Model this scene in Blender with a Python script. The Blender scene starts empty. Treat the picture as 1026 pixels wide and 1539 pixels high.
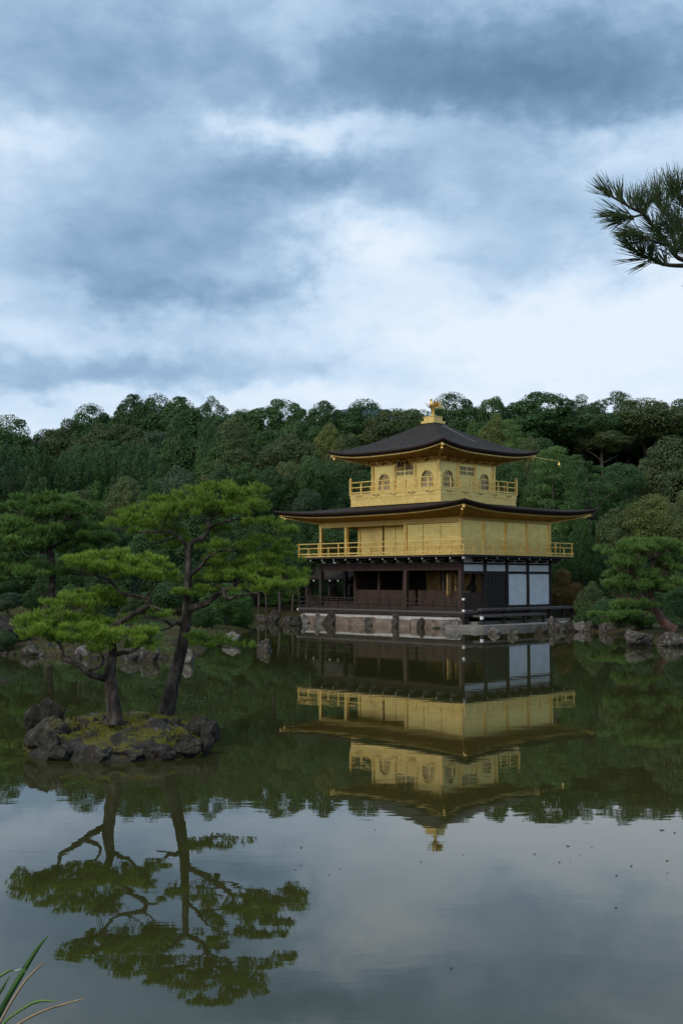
import bpy, bmesh, math, random
import numpy as np
from mathutils import Vector, Matrix, noise as mnoise
R = math.radians
scene = bpy.context.scene
C = scene.collection

# ------------------------------------------------------------------ camera
FPX, PITCH, CAMZ = 1673.0, 0.0610, 3.0
cam_d = bpy.data.cameras.new('camera'); cam = bpy.data.objects.new('camera', cam_d); C.objects.link(cam)
cam_d.sensor_fit = 'VERTICAL'; cam_d.sensor_height = 36.0
cam_d.lens = 36.0 * FPX / 1539.0
cam_d.clip_start = 0.1; cam_d.clip_end = 6000
cam.location = (0, 0, CAMZ); cam.rotation_euler = (math.pi / 2 + PITCH, 0, 0)
scene.camera = cam
cP, sP = math.cos(PITCH), math.sin(PITCH)

def ray(px, py):
    dx = (px - 513) / FPX; dv = (769.5 - py) / FPX
    return Vector((dx, cP - dv * sP, sP + dv * cP))
def P(px, py, Y):
    d = ray(px, py); return Vector((0, 0, CAMZ)) + d * (Y / d.y)
def W(px, py, z=0.0):
    d = ray(px, py); return Vector((0, 0, CAMZ)) + d * ((z - CAMZ) / d.z)

# ------------------------------------------------------------------ view, world, sun
scene.view_settings.view_transform = 'Standard'; scene.view_settings.look = 'None'
scene.view_settings.exposure = 0.0; scene.view_settings.gamma = 1.0
scene.view_settings.use_curve_mapping = False
scene.cycles.max_bounces = 6; scene.cycles.diffuse_bounces = 3; scene.cycles.glossy_bounces = 3
scene.cycles.transmission_bounces = 3; scene.cycles.transparent_max_bounces = 6
scene.cycles.caustics_reflective = False; scene.cycles.caustics_refractive = False

SUN_AZ = Vector((-0.62, -0.78)); SUN_EL = R(38)
def build_world():
    w = bpy.data.worlds.new('World'); scene.world = w; w.use_nodes = True
    nt = w.node_tree; nt.nodes.clear(); N = nt.nodes.new; L = nt.links.new
    def M(op, a, b=None, c=None, clamp=False):
        n = N('ShaderNodeMath'); n.operation = op; n.use_clamp = clamp
        for i, v in enumerate((a, b, c)):
            if v is None: continue
            if isinstance(v, (int, float)): n.inputs[i].default_value = v
            else: L(v, n.inputs[i])
        return n.outputs[0]
    tc = N('ShaderNodeTexCoord'); sx = N('ShaderNodeSeparateXYZ'); L(tc.outputs['Generated'], sx.inputs[0])
    x, y, z = sx.outputs
    zz = M('MAXIMUM', z, 0.0)
    den = M('ADD', zz, 0.16)
    cv = N('ShaderNodeCombineXYZ'); L(M('DIVIDE', x, den), cv.inputs[0]); L(M('DIVIDE', y, den), cv.inputs[1]); cv.inputs[2].default_value = 3.7
    def noise(scale, detail, rough, vec=cv.outputs[0], dist=0.0):
        n = N('ShaderNodeTexNoise'); n.inputs['Scale'].default_value = scale; n.inputs['Detail'].default_value = detail
        n.inputs['Roughness'].default_value = rough; n.inputs['Distortion'].default_value = dist
        L(vec, n.inputs['Vector']); return n
    n1 = noise(1.1, 9, 0.55)
    n2 = noise(3.2, 8, 0.55)
    u = M('ARCTAN2', x, y); v = M('ARCSINE', zz)
    # angular coordinates, slightly torn by noise, in which the large cloud masses stand
    sc_ = N('ShaderNodeCombineXYZ'); L(u, sc_.inputs[0]); L(M('MULTIPLY', v, 1.6), sc_.inputs[1])
    wn = noise(9.0, 6, 0.6, sc_.outputs[0]); wn2 = noise(26.0, 5, 0.6, sc_.outputs[0])
    ws = N('ShaderNodeSeparateXYZ'); L(wn.outputs['Color'], ws.inputs[0])
    ws2 = N('ShaderNodeSeparateXYZ'); L(wn2.outputs['Color'], ws2.inputs[0])
    u2 = M('ADD', u, M('ADD', M('MULTIPLY', M('SUBTRACT', ws.outputs[0], .5), .16), M('MULTIPLY', M('SUBTRACT', ws2.outputs[0], .5), .05)))
    v2 = M('ADD', v, M('ADD', M('MULTIPLY', M('SUBTRACT', ws.outputs[1], .5), .085), M('MULTIPLY', M('SUBTRACT', ws2.outputs[1], .5), .03)))
    def uv(px, py):
        d = ray(px, py).normalized(); return math.atan2(d.x, d.y), math.asin(d.z)
    K = 1 / FPX
    blobs = [  # x, y, radius x, radius y, weight (positive = bright gap, negative = dark cloud)
        (170, 110, 230, 95, -.34), (120, -60, 300, 80, -.08), (620, 110, 200, 70, -.28), (800, 150, 260, 95, -.40), (1000, 80, 160, 80, -.22),
        (430, 190, 90, 24, .36), (620, 205, 120, 26, .24), (30, 215, 70, 30, .24), (470, 60, 30, 60, .10), (950, 215, 110, 40, .25),
        (440, 270, 150, 42, -.26), (160, 380, 260, 75, -.30), (300, 320, 150, 60, -.12), (250, 440, 150, 28, -.22), (430, 440, 45, 26, -.14),
        (570, 375, 80, 50, .32), (690, 360, 90, 40, .10), (640, 400, 40, 20, -.10), (120, 440, 60, 14, .12), (60, 500, 220, 24, .06),
        (120, 555, 330, 28, -.30), (420, 530, 280, 28, -.14), (840, 490, 280, 100, .18), (750, 400, 140, 36, -.24), (300, 600, 260, 14, .10), (820, 325, 220, 55, -.17), (1000, 400, 90, 40, .10),
    ]
    # a gently lighter sky towards the horizon, darker cloud bases overhead
    acc = M('SUBTRACT', .94, M('MULTIPLY', M('MINIMUM', v, .62), .48))
    for (bx, by, rx, ry, wt) in blobs:
        u0, v0 = uv(bx, by)
        a = M('MULTIPLY', M('SUBTRACT', u2, u0), 1 / (rx * K)); b = M('MULTIPLY', M('SUBTRACT', v2, v0), 1 / (ry * K))
        e = M('EXPONENT', M('MULTIPLY', M('ADD', M('MULTIPLY', a, a), M('MULTIPLY', b, b)), -.7))
        acc = M('MULTIPLY_ADD', e, wt * 1.15, acc)
    amp = M('ADD', .40, 0)
    acc = M('ADD', acc, M('MULTIPLY', M('SUBTRACT', n1.outputs[0], .5), .38))
    acc = M('ADD', acc, M('MULTIPLY', M('SUBTRACT', n2.outputs[0], .5), .30))
    acc = M('ADD', acc, M('MULTIPLY', M('SUBTRACT', wn2.outputs[0], .5), .27))
    # unseen sky behind the viewer: brightening added on the left to light the gold front
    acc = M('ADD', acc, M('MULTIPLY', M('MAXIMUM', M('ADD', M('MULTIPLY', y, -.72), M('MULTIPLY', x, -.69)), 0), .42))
    acc = M('SUBTRACT', acc, M('MULTIPLY', M('MAXIMUM', M('ADD', M('MULTIPLY', x, .85), M('MULTIPLY', y, -.52)), 0), .42), clamp=True)  # darkening added to the unseen sky behind right, dims the gold side face
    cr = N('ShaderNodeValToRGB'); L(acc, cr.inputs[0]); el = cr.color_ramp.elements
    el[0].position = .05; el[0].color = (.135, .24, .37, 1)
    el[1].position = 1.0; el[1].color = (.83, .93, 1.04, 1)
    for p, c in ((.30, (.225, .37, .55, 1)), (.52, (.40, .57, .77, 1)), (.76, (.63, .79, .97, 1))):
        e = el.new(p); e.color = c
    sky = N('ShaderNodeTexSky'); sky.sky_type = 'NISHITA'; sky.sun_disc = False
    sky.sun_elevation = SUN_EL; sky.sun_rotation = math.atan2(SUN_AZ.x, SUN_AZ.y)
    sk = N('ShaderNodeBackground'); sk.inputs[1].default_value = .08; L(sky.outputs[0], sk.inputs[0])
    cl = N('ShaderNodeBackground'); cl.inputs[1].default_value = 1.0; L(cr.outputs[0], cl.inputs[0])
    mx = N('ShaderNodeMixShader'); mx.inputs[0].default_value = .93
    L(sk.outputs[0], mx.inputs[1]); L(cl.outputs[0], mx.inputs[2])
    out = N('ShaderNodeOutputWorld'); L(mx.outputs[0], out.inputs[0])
    w.cycles.sampling_method = 'MANUAL'; w.cycles.sample_map_resolution = 1024
build_world()
sun_d = bpy.data.lights.new('sun', 'SUN'); sun = bpy.data.objects.new('sun', sun_d); C.objects.link(sun)
sun_d.energy = 1.5; sun_d.angle = R(14); sun_d.color = (1.0, .93, .82)
_s = Vector((SUN_AZ.x * math.cos(SUN_EL), SUN_AZ.y * math.cos(SUN_EL), math.sin(SUN_EL)))
sun.rotation_euler = _s.to_track_quat('Z', 'Y').to_euler()

# ------------------------------------------------------------------ materials
def new_mat(name):
    m = bpy.data.materials.new(name); m.use_nodes = True
    nt = m.node_tree; b = nt.nodes['Principled BSDF']
    return m, nt, b
def ramp(nt, fac, stops):
    cr = nt.nodes.new('ShaderNodeValToRGB'); nt.links.new(fac, cr.inputs[0]); el = cr.color_ramp.elements
    el[0].position, el[0].color = stops[0][0], (*stops[0][1], 1)
    el[1].position, el[1].color = stops[-1][0], (*stops[-1][1], 1)
    for p, c in stops[1:-1]:
        e = el.new(p); e.color = (*c, 1)
    return cr.outputs[0]
def noise_n(nt, scale, detail=6, rough=.55, coord='Object', stretch=None, dist=0):
    tc = nt.nodes.new('ShaderNodeTexCoord'); n = nt.nodes.new('ShaderNodeTexNoise')
    src = tc.outputs[coord]
    if stretch:
        mp = nt.nodes.new('ShaderNodeMapping'); mp.inputs['Scale'].default_value = stretch
        nt.links.new(src, mp.inputs[0]); src = mp.outputs[0]
    nt.links.new(src, n.inputs['Vector']); n.inputs['Scale'].default_value = scale
    n.inputs['Detail'].default_value = detail; n.inputs['Roughness'].default_value = rough; n.inputs['Distortion'].default_value = dist
    return n.outputs[0]
def bump(nt, b, h, strength, dist):
    n = nt.nodes.new('ShaderNodeBump'); n.inputs['Strength'].default_value = strength; n.inputs['Distance'].default_value = dist
    nt.links.new(h, n.inputs['Height']); nt.links.new(n.outputs[0], b.inputs['Normal'])
def mat_noise(name, stops, scale=4, rough=.8, bmp=0, bdist=.02, stretch=None, metallic=0, spec=.3, detail=6, bscale=None):
    m, nt, b = new_mat(name)
    n = noise_n(nt, scale, detail, stretch=stretch)
    nt.links.new(ramp(nt, n, stops), b.inputs['Base Color'])
    b.inputs['Roughness'].default_value = rough; b.inputs['Metallic'].default_value = metallic
    b.inputs['Specular IOR Level'].default_value = spec
    if bmp:
        h = n if bscale is None else noise_n(nt, bscale, 5, stretch=stretch)
        bump(nt, b, h, bmp, bdist)
    return m
def leaf_mat(name, dark, light, transl=.18, patch=1.0, scale=.35):
    """foliage: colour varies leaf by leaf, and in soft patches of older and newer growth"""
    m, nt, b = new_mat(name); L = nt.links.new
    g = nt.nodes.new('ShaderNodeNewGeometry')
    oi = nt.nodes.new('ShaderNodeObjectInfo')
    n = noise_n(nt, scale, 3)
    a = nt.nodes.new('ShaderNodeMath'); a.operation = 'MULTIPLY_ADD'; a.inputs[1].default_value = patch * .9
    L(n, a.inputs[0]);
    a2 = nt.nodes.new('ShaderNodeMath'); a2.operation = 'MULTIPLY_ADD'; a2.inputs[1].default_value = .55; a2.inputs[2].default_value = -.28 - .2 * patch
    L(g.outputs['Random Per Island'], a2.inputs[0]); L(a2.outputs[0], a.inputs[2])
    a3 = nt.nodes.new('ShaderNodeMath'); a3.operation = 'MULTIPLY_ADD'; a3.inputs[1].default_value = .35; a3.use_clamp = True
    L(oi.outputs['Random'], a3.inputs[0]); L(a.outputs[0], a3.inputs[2])
    col = ramp(nt, a3.outputs[0], [(0.0, dark), (.85, light)])
    L(col, b.inputs['Base Color']); b.inputs['Roughness'].default_value = .55; b.inputs['Specular IOR Level'].default_value = .25
    t = nt.nodes.new('ShaderNodeBsdfTranslucent'); L(col, t.inputs[0])
    mx = nt.nodes.new('ShaderNodeMixShader'); mx.inputs[0].default_value = transl
    L(b.outputs[0], mx.inputs[1]); L(t.outputs[0], mx.inputs[2])
    L(mx.outputs[0], nt.nodes['Material Output'].inputs[0])
    return m

def gold_mat(name, c1, c2, rough, metallic=.8, bscale=30, leafsize=9.0):
    """gold leaf: small squares of slightly different tone over lacquer"""
    m, nt, b = new_mat(name); L = nt.links.new
    tc = nt.nodes.new('ShaderNodeTexCoord'); v = nt.nodes.new('ShaderNodeTexVoronoi')
    v.distance = 'CHEBYCHEV'; v.inputs['Scale'].default_value = leafsize; v.inputs['Randomness'].default_value = .35
    L(tc.outputs['Object'], v.inputs['Vector'])
    n = noise_n(nt, 2.2, 7, .65)
    hs = nt.nodes.new('ShaderNodeSeparateColor'); L(v.outputs['Color'], hs.inputs[0])
    a = nt.nodes.new('ShaderNodeMath'); a.operation = 'MULTIPLY_ADD'; a.inputs[1].default_value = .2
    L(hs.outputs[0], a.inputs[0])
    s = nt.nodes.new('ShaderNodeMath'); s.operation = 'SUBTRACT'; s.inputs[1].default_value = .08; L(n, s.inputs[0]); L(s.outputs[0], a.inputs[2])
    L(ramp(nt, a.outputs[0], [(.2, c1), (.8, c2)]), b.inputs['Base Color'])
    b.inputs['Metallic'].default_value = metallic
    rr = nt.nodes.new('ShaderNodeMath'); rr.operation = 'MULTIPLY_ADD'; rr.inputs[1].default_value = .22; rr.inputs[2].default_value = rough - .1
    L(n, rr.inputs[0]); L(rr.outputs[0], b.inputs['Roughness'])
    h_ = nt.nodes.new('ShaderNodeMath'); h_.operation = 'MULTIPLY_ADD'; h_.inputs[1].default_value = .12; L(noise_n(nt, bscale, 4), h_.inputs[0]); L(noise_n(nt, 1.7, 3), h_.inputs[2])
    bump(nt, b, h_.outputs[0], .55, .05)
    return m

def rock_mat(name, stops, lichen=(.34, .34, .30), moss=None, moss_amt=.5):
    m, nt, b = new_mat(name); L = nt.links.new
    n = noise_n(nt, 3.0, 9, .65); n2 = noise_n(nt, 7.0, 5, .6, dist=.6)
    col = ramp(nt, n, stops)
    mx = nt.nodes.new('ShaderNodeMix'); mx.data_type = 'RGBA'
    L(ramp(nt, n2, [(.56, (0, 0, 0)), (.66, (.75, .75, .75))]), mx.inputs[0]); L(col, mx.inputs[6]); mx.inputs[7].default_value = (*lichen, 1)
    col = mx.outputs[2]
    if moss:
        g = nt.nodes.new('ShaderNodeNewGeometry'); sx = nt.nodes.new('ShaderNodeSeparateXYZ'); L(g.outputs['Normal'], sx.inputs[0])
        n3 = noise_n(nt, 2.3, 5, .6)
        mm = nt.nodes.new('ShaderNodeMath'); mm.operation = 'MULTIPLY'; L(sx.outputs[2], mm.inputs[0]); L(n3, mm.inputs[1])
        mx2 = nt.nodes.new('ShaderNodeMix'); mx2.data_type = 'RGBA'
        L(ramp(nt, mm.outputs[0], [(moss_amt - .06, (0, 0, 0)), (moss_amt + .06, (1, 1, 1))]), mx2.inputs[0]); L(col, mx2.inputs[6]); mx2.inputs[7].default_value = (*moss, 1)
        col = mx2.outputs[2]
    # the wet band at the waterline
    L(col, b.inputs['Base Color']); b.inputs['Roughness'].default_value = .85; b.inputs['Specular IOR Level'].default_value = .3
    bump(nt, b, noise_n(nt, 11, 10, .75), 1.0, .10)
    return m

M = {}
M['gold'] = gold_mat('gold leaf', (.68, .43, .11), (.93, .67, .25), .40, metallic=.92)
M['gold_wall'] = gold_mat('gold leaf wall', (.81, .54, .14), (.96, .73, .29), .36, metallic=.9)
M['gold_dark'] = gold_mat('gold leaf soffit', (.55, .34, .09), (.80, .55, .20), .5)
M['gold_line'] = mat_noise('tarnished gold joint', [(.3, (.16, .10, .03)), (.7, (.28, .18, .05))], 6, .6, metallic=.4)
M['roof'] = mat_noise('cypress bark shingle', [(.3, (.016, .0135, .012)), (.5, (.031, .026, .023)), (.64, (.054, .043, .034)), (.78, (.080, .066, .052))], 2.6, .9, .8, .05, stretch=(1, 1, 9), spec=.2)
M['roof_edge'] = mat_noise('cut bark edge', [(.3, (.018, .011, .008)), (.7, (.045, .024, .016))], 3, .85, .5, .02, stretch=(1, 1, 14))
M['wood'] = mat_noise('dark brown timber', [(.3, (.030, .018, .013)), (.7, (.065, .038, .026))], 3, .7, .2, .01, stretch=(1, 1, .25))
M['wood_red'] = mat_noise('reddish timber', [(.3, (.038, .021, .016)), (.7, (.078, .043, .031))], 3, .7, .2, .01, stretch=(1, 1, .25))
M['wood_black'] = mat_noise('blackened timber', [(.3, (.018, .014, .013)), (.7, (.04, .03, .026))], 3, .65)
M['wood_grey'] = mat_noise('weathered deck boards', [(.3, (.06, .05, .048)), (.7, (.12, .105, .10))], 3, .75, .2, .01, stretch=(6, 1, 1))
M['plaster'] = mat_noise('white plaster', [(.3, (.62, .63, .64)), (.7, (.76, .765, .77))], 1.4, .9)
M['white'] = mat_noise('white painted end', [(.3, (.78, .78, .76)), (.7, (.86, .86, .84))], 5, .7)
M['infill'] = mat_noise('grey plaster infill', [(.3, (.58, .57, .55)), (.7, (.70, .69, .67))], 2, .9)
M['screen'] = mat_noise('old gilded interior screen', [(.32, (.10, .05, .02)), (.5, (.44, .27, .09)), (.75, (.66, .45, .18))], 1.3, .6, metallic=.2)
M['lattice'] = mat_noise('grey window paper', [(.3, (.40, .33, .24)), (.7, (.54, .46, .34))], 6, .8)
M['door_paper'] = mat_noise('gilded door panel', [(.3, (.46, .35, .18)), (.7, (.62, .50, .30))], 6, .7, metallic=.3)
M['tile'] = mat_noise('grey ridge tile', [(.3, (.20, .22, .25)), (.7, (.36, .39, .43))], 5, .6)
M['stonewall'] = mat_noise('pinkish foundation stone', [(.28, (.075, .055, .044)), (.5, (.19, .142, .112)), (.72, (.29, .235, .19))], 1.6, .9, .6, .04, bscale=7, detail=9)
M['ledge'] = mat_noise('pale plaster ledge', [(.3, (.36, .34, .32)), (.7, (.54, .53, .51))], 2.4, .9)
M['terrace'] = mat_noise('worn paving stone', [(.3, (.15, .135, .12)), (.7, (.27, .25, .225))], 2.2, .9, .4, .02)
M['rock'] = rock_mat('grey rock', [(.3, (.030, .026, .021)), (.5, (.078, .066, .052)), (.72, (.18, .155, .125))], lichen=(.22, .22, .20))
M['rock_pale'] = rock_mat('pale rock', [(.3, (.07, .058, .052)), (.5, (.17, .145, .13)), (.72, (.32, .285, .255))])
M['rock_dark'] = rock_mat('dark rock', [(.3, (.013, .011, .008)), (.5, (.044, .037, .028)), (.75, (.12, .102, .08))], lichen=(.10, .10, .096))
M['rock_moss'] = rock_mat('mossy rock', [(.3, (.018, .016, .012)), (.5, (.058, .050, .038)), (.75, (.15, .132, .105))], lichen=(.15, .15, .135), moss=(.14, .13, .02), moss_amt=.45)
M['moss'] = mat_noise('moss ground', [(.28, (.05, .036, .016)), (.45, (.085, .07, .018)), (.6, (.12, .115, .02)), (.75, (.10, .125, .03))], 2.2, .95, .8, .05, bscale=18, spec=.1)
M['bark'] = mat_noise('pine bark', [(.3, (.010, .008, .006)), (.48, (.036, .028, .022)), (.7, (.115, .092, .076))], 9, .9, 1.0, .03, stretch=(1, 1, .45), detail=9)
M['bark_red'] = mat_noise('red pine bark', [(.3, (.035, .02, .016)), (.5, (.10, .055, .042)), (.75, (.17, .10, .08))], 6, .9, 1.0, .03, stretch=(1, 1, .45))
M['bark_grey'] = mat_noise('tree bark', [(.3, (.04, .034, .03)), (.7, (.12, .10, .085))], 4, .9, .6, .03, stretch=(1, 1, .4))
# foliage
M['f_dark'] = leaf_mat('dark evergreen foliage', (.022, .056, .018), (.066, .128, .034))
M['f_mid'] = leaf_mat('green broadleaf foliage', (.026, .070, .018), (.084, .162, .038))
M['f_blue'] = leaf_mat('cool green foliage', (.026, .066, .026), (.070, .138, .046))
M['f_brown'] = leaf_mat('brown tinged oak foliage', (.034, .056, .018), (.098, .128, .040))
M['f_olive'] = leaf_mat('olive foliage', (.044, .070, .022), (.138, .170, .054))
M['f_yellow'] = leaf_mat('yellow green foliage', (.07, .10, .02), (.20, .22, .055))
M['f_bright'] = leaf_mat('bright green foliage', (.030, .080, .024), (.085, .170, .048))
M['f_maple'] = leaf_mat('turning maple foliage', (.12, .14, .03), (.42, .20, .065), scale=.9)
M['n_garden'] = leaf_mat('tended pine needles', (.055, .125, .026), (.21, .345, .075))
M['f_grey'] = leaf_mat('grey green foliage', (.038, .074, .034), (.100, .150, .076))
M['n_dark'] = leaf_mat('dark pine needles', (.032, .085, .020), (.135, .245, .052))
M['n_mid'] = leaf_mat('garden pine needles', (.036, .088, .022), (.14, .24, .055))
M['n_bright'] = leaf_mat('fresh pine needles', (.078, .140, .018), (.29, .425, .055), transl=.22, scale=1.6)
M['n_tan'] = leaf_mat('close pine needles', (.020, .052, .024), (.105, .140, .048), scale=9, transl=.3)
M['moss_blade'] = leaf_mat('moss tips', (.09, .085, .012), (.26, .25, .035), scale=2.2)
M['grass_g'] = leaf_mat('green grass blade', (.035, .10, .02), (.075, .17, .035), scale=5)
M['grass_l'] = leaf_mat('light green grass blade', (.13, .24, .06), (.2, .32, .10), scale=5)
M['grass_t'] = leaf_mat('dry grass blade', (.32, .23, .13), (.48, .36, .22), scale=5)
M['grass_w'] = leaf_mat('bleached grass blade', (.42, .42, .38), (.60, .60, .55), scale=5)
M['deadleaf'] = mat_noise('fallen leaf', [(.3, (.05, .04, .03)), (.7, (.12, .09, .06))], 20, .8)

def ground_mat():
    """moss and bare earth by the pond, leaf litter under the wood darkened in colour for its shade"""
    m, nt, b = new_mat('garden ground'); L = nt.links.new
    n = noise_n(nt, .35, 8, .6); n2 = noise_n(nt, 5, 6, .6)
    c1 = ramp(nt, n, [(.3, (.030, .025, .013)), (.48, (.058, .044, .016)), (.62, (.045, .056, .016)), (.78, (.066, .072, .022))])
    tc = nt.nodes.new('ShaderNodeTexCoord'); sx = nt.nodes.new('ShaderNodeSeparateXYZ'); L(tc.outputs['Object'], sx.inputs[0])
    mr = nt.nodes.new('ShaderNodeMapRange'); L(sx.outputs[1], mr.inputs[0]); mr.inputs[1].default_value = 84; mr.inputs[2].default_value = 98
    m0 = nt.nodes.new('ShaderNodeMix'); m0.data_type = 'RGBA'; L(mr.outputs[0], m0.inputs[0]); L(c1, m0.inputs[6]); m0.inputs[7].default_value = (.020, .018, .011, 1)  # shade under the wood put into the ground colour from the slope back
    mx = nt.nodes.new('ShaderNodeMix'); mx.data_type = 'RGBA'; mx.blend_type = 'MULTIPLY'; mx.inputs[0].default_value = .7
    L(m0.outputs[2], mx.inputs[6]); L(ramp(nt, n2, [(.2, (.5, .5, .5)), (.8, (1.2, 1.2, 1.2))]), mx.inputs[7])
    L(mx.outputs[2], b.inputs['Base Color']); b.inputs['Roughness'].default_value = .95; b.inputs['Specular IOR Level'].default_value = .1
    bump(nt, b, n2, .6, .08); return m
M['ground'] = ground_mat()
def water_mat():
    m, nt, b = new_mat('murky pond water'); L = nt.links.new
    n = noise_n(nt, .06, 4)
    L(ramp(nt, n, [(.3, (.032, .033, .009)), (.7, (.042, .041, .012))]), b.inputs['Base Color'])
    b.inputs['Roughness'].default_value = .012; b.inputs['IOR'].default_value = 1.46; b.inputs['Specular IOR Level'].default_value = .5
    h1 = noise_n(nt, 1.0, 3, .5, stretch=(.5, 1.3, 1), dist=.4)
    h2 = noise_n(nt, 5.0, 2, .5, stretch=(.6, 1.4, 1))
    a = nt.nodes.new('ShaderNodeMath'); a.operation = 'MULTIPLY_ADD'; a.inputs[1].default_value = .12; L(h2, a.inputs[0]); L(h1, a.inputs[2])
    bump(nt, b, a.outputs[0], 1.0, .0014); return m
M['water'] = water_mat()
M['islet'] = rock_mat('mossy islet rock', [(.3, (.020, .017, .015)), (.5, (.052, .045, .039)), (.75, (.12, .105, .092))], lichen=(.14, .14, .125), moss=(.15, .14, .02), moss_amt=.42)
M['mountain'] = mat_noise('haze tinted wooded mountain', [(.3, (.035, .075, .085)), (.7, (.055, .105, .115))], .02, .95, detail=8)  # bluish tint stands in for haze over the distance

# ------------------------------------------------------------------ mesh helpers
class MB:
    def __init__(s): s.v = []; s.f = []; s.sm = []
    def add(s, vs, fs, smooth=False):
        o = len(s.v); s.v += [tuple(p) for p in vs]; s.f += [tuple(i + o for i in f) for f in fs]; s.sm += [smooth] * len(fs)
        return s
    def box(s, x0, x1, y0, y1, z0, z1, bev=0):
        vs = [(x, y, z) for z in (z0, z1) for y in (y0, y1) for x in (x0, x1)]
        return s.add(vs, [(0, 2, 3, 1), (4, 5, 7, 6), (0, 1, 5, 4), (2, 6, 7, 3), (0, 4, 6, 2), (1, 3, 7, 5)])
    def bar(s, a, b, w, h, up=(0, 0, 1)):
        a = Vector(a); b = Vector(b); d = (b - a).normalized(); u = Vector(up); sd = d.cross(u).normalized(); u = sd.cross(d)
        vs = [p + sd * (i * w / 2) + u * (j * h / 2) for p in (a, b) for j in (-1, 1) for i in (-1, 1)]
        return s.add(vs, [(0, 2, 3, 1), (4, 5, 7, 6), (0, 1, 5, 4), (2, 6, 7, 3), (0, 4, 6, 2), (1, 3, 7, 5)])
    def cyl(s, x, y, z0, z1, r0, r1=None, n=10):
        r1 = r0 if r1 is None else r1
        vs = [(x + r * math.cos(2 * math.pi * i / n), y + r * math.sin(2 * math.pi * i / n), z) for z, r in ((z0, r0), (z1, r1)) for i in range(n)]
        fs = [(i, (i + 1) % n, n + (i + 1) % n, n + i) for i in range(n)] + [tuple(range(n))[::-1], tuple(range(n, 2 * n))]
        return s.add(vs, fs)
    def lathe(s, prof, x=0, y=0, n=14):
        vs = [(x + r * math.cos(2 * math.pi * i / n), y + r * math.sin(2 * math.pi * i / n), z) for r, z in prof for i in range(n)]
        fs = [(k * n + i, k * n + (i + 1) % n, (k + 1) * n + (i + 1) % n, (k + 1) * n + i) for k in range(len(prof) - 1) for i in range(n)]
        return s.add(vs, fs, True)
    def tube(s, pts, rad, n=8, wob=0.0, seed=0, sub=4):
        pts = [Vector(p) for p in pts]
        if len(pts) > 2 and sub > 1: pts, rad = spline(pts, rad, sub)
        elif len(pts) == 2 and sub > 1:
            k = sub; pts = [pts[0].lerp(pts[1], i / k) for i in range(k + 1)]; rad = [rad[0] + (rad[1] - rad[0]) * i / k for i in range(k + 1)]
        vs = []; ref = Vector((.31, .17, .93)); nrm = None
        for i, p in enumerate(pts):
            d = (pts[min(i + 1, len(pts) - 1)] - pts[max(i - 1, 0)])
            d = d.normalized() if d.length > 1e-9 else Vector((0, 0, 1))
            if nrm is None:
                nrm = d.orthogonal().normalized()
            nrm = (nrm - d * nrm.dot(d)).normalized(); b = d.cross(nrm)
            for j in range(n):
                a = 2 * math.pi * j / n; r = rad[i]
                if wob: r *= 1 + wob * (mnoise.noise(Vector((p.x * 9 + math.cos(a) * 1.3 + seed, p.y * 9 + math.sin(a) * 1.3, p.z * 9))))
                vs.append(p + nrm * (math.cos(a) * r) + b * (math.sin(a) * r))
        m = len(pts)
        fs = [(i * n + j, i * n + (j + 1) % n, (i + 1) * n + (j + 1) % n, (i + 1) * n + j) for i in range(m - 1) for j in range(n)]
        fs += [tuple(range(n))[::-1], tuple(range((m - 1) * n, m * n))]
        return s.add(vs, fs, True)
    def mesh(s, name, mat):
        me = bpy.data.meshes.new(name); me.from_pydata(s.v, [], s.f)
        me.polygons.foreach_set('use_smooth', s.sm); me.materials.append(mat); me.update()
        return me
    def build(s, name, mat, parent=None, loc=None):
        o = bpy.data.objects.new(name, s.mesh(name, mat)); C.objects.link(o)
        if parent: o.parent = parent
        if loc is not None: o.location = loc
        return o
def spline(pts, rad, sub):
    op, orr = [], []; n = len(pts)
    for i in range(n - 1):
        p0, p1, p2, p3 = pts[max(i - 1, 0)], pts[i], pts[i + 1], pts[min(i + 2, n - 1)]
        for k in range(sub):
            t = k / sub
            op.append(.5 * ((2 * p1) + (p2 - p0) * t + (2 * p0 - 5 * p1 + 4 * p2 - p3) * t * t + (3 * p1 - p0 - 3 * p2 + p3) * t ** 3))
            orr.append(rad[i] + (rad[i + 1] - rad[i]) * t)
    op.append(pts[-1]); orr.append(rad[-1]); return op, orr
def np_mesh(name, verts, nper, mat, smooth=False):
    """verts: (N*nper, 3); each run of nper vertices is one face"""
    verts = np.asarray(verts, dtype=np.float32).reshape(-1, 3); nf = len(verts) // nper
    me = bpy.data.meshes.new(name); me.vertices.add(len(verts)); me.loops.add(len(verts)); me.polygons.add(nf)
    me.vertices.foreach_set('co', verts.ravel()); me.loops.foreach_set('vertex_index', np.arange(len(verts), dtype=np.int32))
    me.polygons.foreach_set('loop_start', np.arange(0, len(verts), nper, dtype=np.int32))
    me.materials.append(mat); me.update(calc_edges=True); me.validate(); return me
def link(name, me, parent=None, loc=None):
    o = bpy.data.objects.new(name, me); C.objects.link(o)
    if parent: o.parent = parent
    if loc is not None: o.location = loc
    return o
def tag(o, label, cat, group=None):
    o['label'] = label; o['category'] = cat
    if group: o['group'] = group
    return o
def thing(name, label, cat, loc=(0, 0, 0), rotz=0, group=None):
    o = bpy.data.objects.new(name, None); C.objects.link(o); o.location = loc; o.rotation_euler = (0, 0, rotz)
    o.empty_display_size = .3
    return tag(o, label, cat, group)
def struct(name, me_or_mb, mat=None):
    o = me_or_mb.build(name, mat) if isinstance(me_or_mb, MB) else link(name, me_or_mb)
    o['kind'] = 'structure'; return o

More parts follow.
